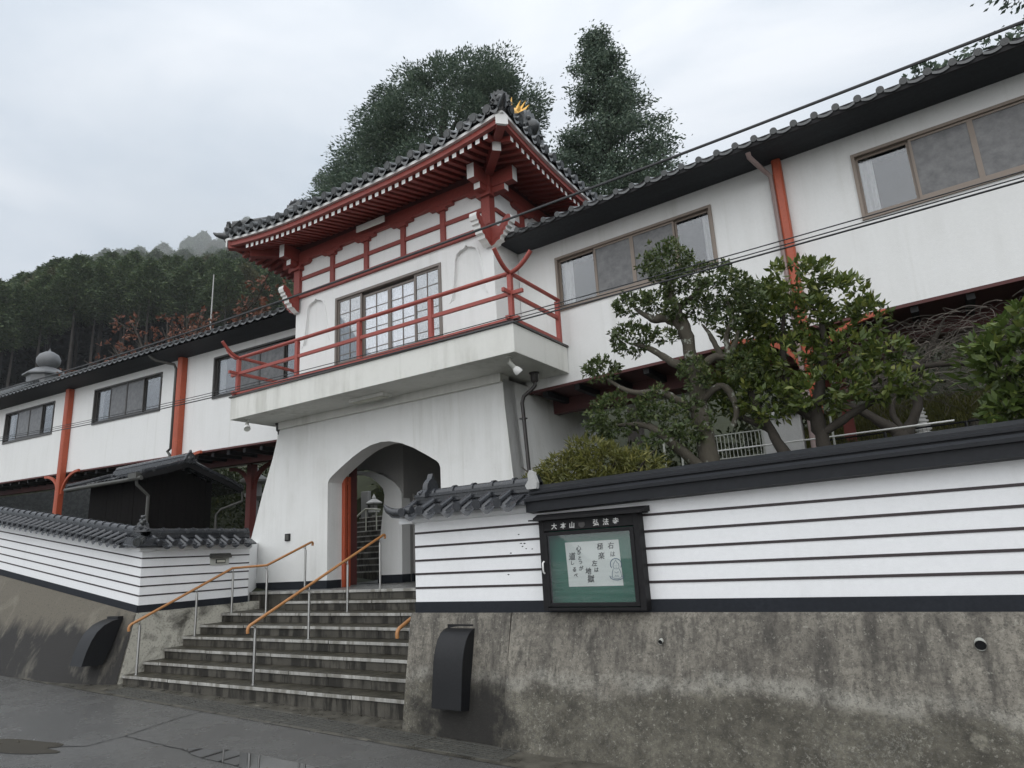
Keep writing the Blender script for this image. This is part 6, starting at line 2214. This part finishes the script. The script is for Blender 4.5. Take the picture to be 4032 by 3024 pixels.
sh = thing('shrub', (-3.3, 6.55, 1.3), 'yellow-green narrow-leaved shrub spilling over the wall top beside the notice board', 'shrub')
Y = 6.5
wood('stem', [([(-3.3, Y, 1.2), (-3.3 + dx, Y + dy, 2.3), (-3.3 + dx * 1.5, Y + dy, 2.6)], [.025, .015, .006]) for dx, dy in ((-.5, 0), (-.25, .1), (0, -.05), (.3, 0), (.55, .05))], MBARK_DARK, sh, 5)
B, D, L, W = rosettes([((-3.78, Y, 2.36), (.26, .25, .14), 100), ((-3.45, Y, 2.48), (.34, .3, .20), 190), ((-3.05, Y, 2.50), (.36, .3, .20), 200), ((-2.68, Y, 2.44), (.28, .28, .16), 120), ((-3.25, Y - .1, 2.32), (.6, .25, .12), 150), ((-3.20, Y, 2.68), (.26, .2, .12), 70)], 8, .085, .0080, .8, .30)
add_foliage(sh, B, D, L, W, MLEAF_SHRUB)

rs_ = thing('shrub', (0.75, 7.5, 1.3), 'bright green large-leaved shrub at the right edge above the coping', 'shrub')
Y = 7.5
wood('stem', [([(.8, Y, 1.2), (.75, Y, 2.4), (.6, Y, 3.0), (.5, Y, 3.3)], [.05, .04, .02, .008]), ([(.8, Y, 1.2), (.95, Y, 2.6), (.95, Y, 3.5)], [.04, .03, .008])], MBARK_DARK, rs_, 6)
pads = [((.86, Y, 3.35), (.34, .3, .26), 60), ((.62, Y, 3.12), (.28, .3, .22), 60), ((.85, Y, 2.85), (.34, .3, .24), 60), ((.55, Y, 2.72), (.22, .25, .14), 30), ((1.2, Y, 3.1), (.4, .3, .4), 60), ((.45, Y, 3.28), (.14, .2, .10), 16)]
B, D, L, W = rosettes(pads, 7, .115, .024, .7, .25)
add_foliage(rs_, B, D, L, W, MLEAF_BRIGHT)
# the largest leaves of this shrub one by one
lm = leaf_mesh('leaf', np.zeros((1, 3)), np.array([[0, -1, .15]]), .135, .030, MLEAF_BRIGHT, up=np.array([[0, 0, 1.0]]))
p, d = ell((.72, Y - .05, 3.08), (.50, .32, .42), 150, .8)
for i in range(150):
    q = Vector(p[i]); e = Vector(d[i])
    if q.y > Y + .1: continue
    o = put('leaf', lm, rs_, q, (R.uniform(-.7, .4), R.uniform(-.5, .5), atan2(e.y, e.x) + pi / 2 + R.uniform(-.7, .7)))
    s = R.uniform(.8, 1.25); o.scale = (s, s, s)

# ---- leafless weeping tree in front of the bank
wt_ = thing('bare_tree', (0.0, 10.0, 1.3), 'leafless grey-twigged tree with a forked mossy trunk on the grassy bank', 'tree')
Y = 10.0
wood('trunk', [([(-.42, Y, 1.2), (-.42, Y, 2.70), (-.40, Y, 2.88)], [.12, .11, .10]), ([(-.42, Y, 2.85), (-.72, Y, 3.15), (-1.0, Y + .1, 3.38), (-1.4, Y + .2, 3.5)], [.085, .06, .045, .02]),
               ([(-.38, Y, 2.86), (-.20, Y, 3.2), (-.12, Y, 3.6), (.12, Y, 4.0), (.3, Y, 4.3)], [.08, .06, .05, .035, .012]), ([(-.4, Y, 2.9), (-.48, Y, 3.2), (-.35, Y, 3.55)], [.05, .035, .012]),
               ([(-1.0, Y + .1, 3.52), (-.3, Y - .1, 3.68), (.4, Y - .1, 3.66), (.9, Y, 3.5), (1.1, Y, 3.4)], [.035, .04, .04, .03, .015])], MBARK_DARK, wt_, 7)
mb = MB()
for i in range(900):
    x0, z0 = R.uniform(-1.0, 1.1), R.uniform(3.45, 4.4)
    y0 = Y + R.uniform(-.3, 1.3)
    p = Vector((x0, y0, z0))
    dx, dz = R.uniform(-.11, .11), R.uniform(-.02, .05)
    pts = [p]
    for k in range(5):
        p = p + Vector((dx, R.uniform(-.03, .03), dz))
        dz -= R.uniform(.012, .035)
        dx += R.uniform(-.03, .03)
        pts.append(p)
    mb.tube(pts, [.0045, .004, .0035, .003, .0025, .002], 3, caps=False)
tag(mb.build('twigs', MTWIG, wt_), kind='stuff')

# ---- low growth on the banks and under the corridors
def bank(name, label, x0, x1, y0, y1, n, m, hz, L, W, clump=.5):
    B, D = [], []
    for i in range(n):
        x, y = NR_.uniform(x0, x1), NR_.uniform(y0, y1)
        s = clump * NR_.uniform(.6, 1.3)
        p, d = ell((x, y, ground(x, y) + hz * NR_.uniform(.2, 1.0)), (s, s, s * .7), 60, .4)
        B.append(p); D.append(unit(d + np.array([0, 0, .4]) + NR_.normal(size=d.shape) * .5))
    B, D = np.concatenate(B), np.concatenate(D)
    k = .6 + .8 * NR_.rand(len(B))
    o = put(name, leaf_mesh(name, B, D, L * k, W * k, m), None, (0, 0, 0))
    tag(o, label, 'undergrowth', None, 'stuff')
bank('undergrowth', 'dark bushes on the bank behind the bare tree', -2.5, 7, 13.8, 17.5, 150, MLEAF_GARDEN, 1.1, .12, .03, .55)
bank('garden_bushes', 'dim bushes behind the pruned garden tree', -6, -1.6, 12.7, 14.2, 150, MLEAF_GARDEN, 1.9, .11, .028, .5)
bank('garden_bushes', 'dark bushes above the garden steps', -18, -11.6, 17.6, 19.2, 90, MLEAF_GARDEN, 1.5, .12, .03, .5)
bank('garden_bushes', 'dim green garden bushes beyond the left corridor posts', -25, -17.5, 13.0, 16.5, 190, MLEAF_GARDEN, 1.6, .13, .032, .6)
# short grass on the bank
n = 26000
x = NR_.uniform(-2.6, 3.2, n); y = NR_.uniform(11.3, 14.2, n)
B = np.stack([x, y, [ground(a, b) for a, b in zip(x, y)]], 1)
D = np.stack([NR_.normal(size=n) * .5, NR_.normal(size=n) * .5, np.ones(n)], 1)
o = put('grass', leaf_mesh('grass', B, D, .10 * (.5 + NR_.rand(n)), .010, MLEAF_SHRUB), None, (0, 0, 0))
tag(o, 'short rough grass on the bank', 'grass', None, 'stuff')

# fallen leaves and grit on the road and steps
n = 150
B, D = [], []
for i in range(n):
    if R.random() < .75:
        x, y = R.uniform(-12, -2.5), R.uniform(3.2, 5.9)
        B.append((x, y, roadz(x) + .009))
    else:
        k = R.randrange(6)
        B.append((R.uniform(-11, -5.4), R.uniform(SY[k] + .03, SY[k + 1] - .02), SZ[k] + .004))
    a = R.uniform(0, 6.28)
    D.append((cos(a), sin(a), .05))
o = put('fallen_leaves', leaf_mesh('fallen_leaves', np.array(B), np.array(D), .028 * (.5 + NR_.rand(n)), .008, MLEAF_FALLEN, up=np.tile([0, 0, 1.0], (n, 1))), None, (0, 0, 0))
tag(o, 'scattered fallen leaves on the wet road and steps', 'leaves', None, 'stuff')

# ================================================================== MIST
mb = MB()
mb.box(-195, 75, -62, 165, -2.4, 100)
hz = mb.mesh('haze', [])
hm = bpy.data.materials.new('mist')
hm.use_nodes = True
nt = hm.node_tree
nt.nodes.clear()
out = nt.nodes.new('ShaderNodeOutputMaterial')
pv = nt.nodes.new('ShaderNodeVolumePrincipled')
pv.inputs['Color'].default_value = (0.93, 0.96, 1.0, 1)
pv.inputs['Density'].default_value = 0.0003
pv.inputs['Anisotropy'].default_value = 0.0
nt.links.new(pv.outputs[0], out.inputs['Volume'])
hz.materials.append(hm)
tag(put('haze', hz), kind='stuff')

# drifting cloud lying against the top of the hill
mb = MB()
prof = [(sin(pi * k / 10), -cos(pi * k / 10)) for k in range(11)]
mb.lathe(prof, (0, 0, 0), 18)
me = mb.mesh('haze', [], smooth=60)
cm = bpy.data.materials.new('drifting_mist')
cm.use_nodes = True
nt = cm.node_tree
nt.nodes.clear()
out = nt.nodes.new('ShaderNodeOutputMaterial')
pv = nt.nodes.new('ShaderNodeVolumePrincipled')
pv.inputs['Color'].default_value = (0.96, 0.98, 1.0, 1)
tcn = nt.nodes.new('ShaderNodeTexCoord')
ln = nt.nodes.new('ShaderNodeVectorMath'); ln.operation = 'LENGTH'
nt.links.new(tcn.outputs['Object'], ln.inputs[0])
mrn = nt.nodes.new('ShaderNodeMapRange')
mrn.inputs['From Min'].default_value = 1.0
mrn.inputs['From Max'].default_value = 0.25
mrn.inputs['To Min'].default_value = 0.0
mrn.inputs['To Max'].default_value = 0.020
nt.links.new(ln.outputs['Value'], mrn.inputs['Value'])
nz = nt.nodes.new('ShaderNodeTexNoise')
nz.inputs['Scale'].default_value = 2.2
nz.inputs['Detail'].default_value = 3
nt.links.new(tcn.outputs['Object'], nz.inputs['Vector'])
mu = nt.nodes.new('ShaderNodeMath'); mu.operation = 'MULTIPLY'
nt.links.new(mrn.outputs[0], mu.inputs[0]); nt.links.new(nz.outputs['Fac'], mu.inputs[1])
nt.links.new(mu.outputs[0], pv.inputs['Density'])
nt.links.new(pv.outputs[0], out.inputs['Volume'])
me.materials.append(cm)
az0 = radians(-57.0)
o = put('mist', me, None, (134 * sin(az0), 134 * cos(az0), 61), (0, 0, radians(57)), (34, 62, 17))
tag(o, 'pale mist drifting over the top of the hill', 'mist', None, 'stuff')
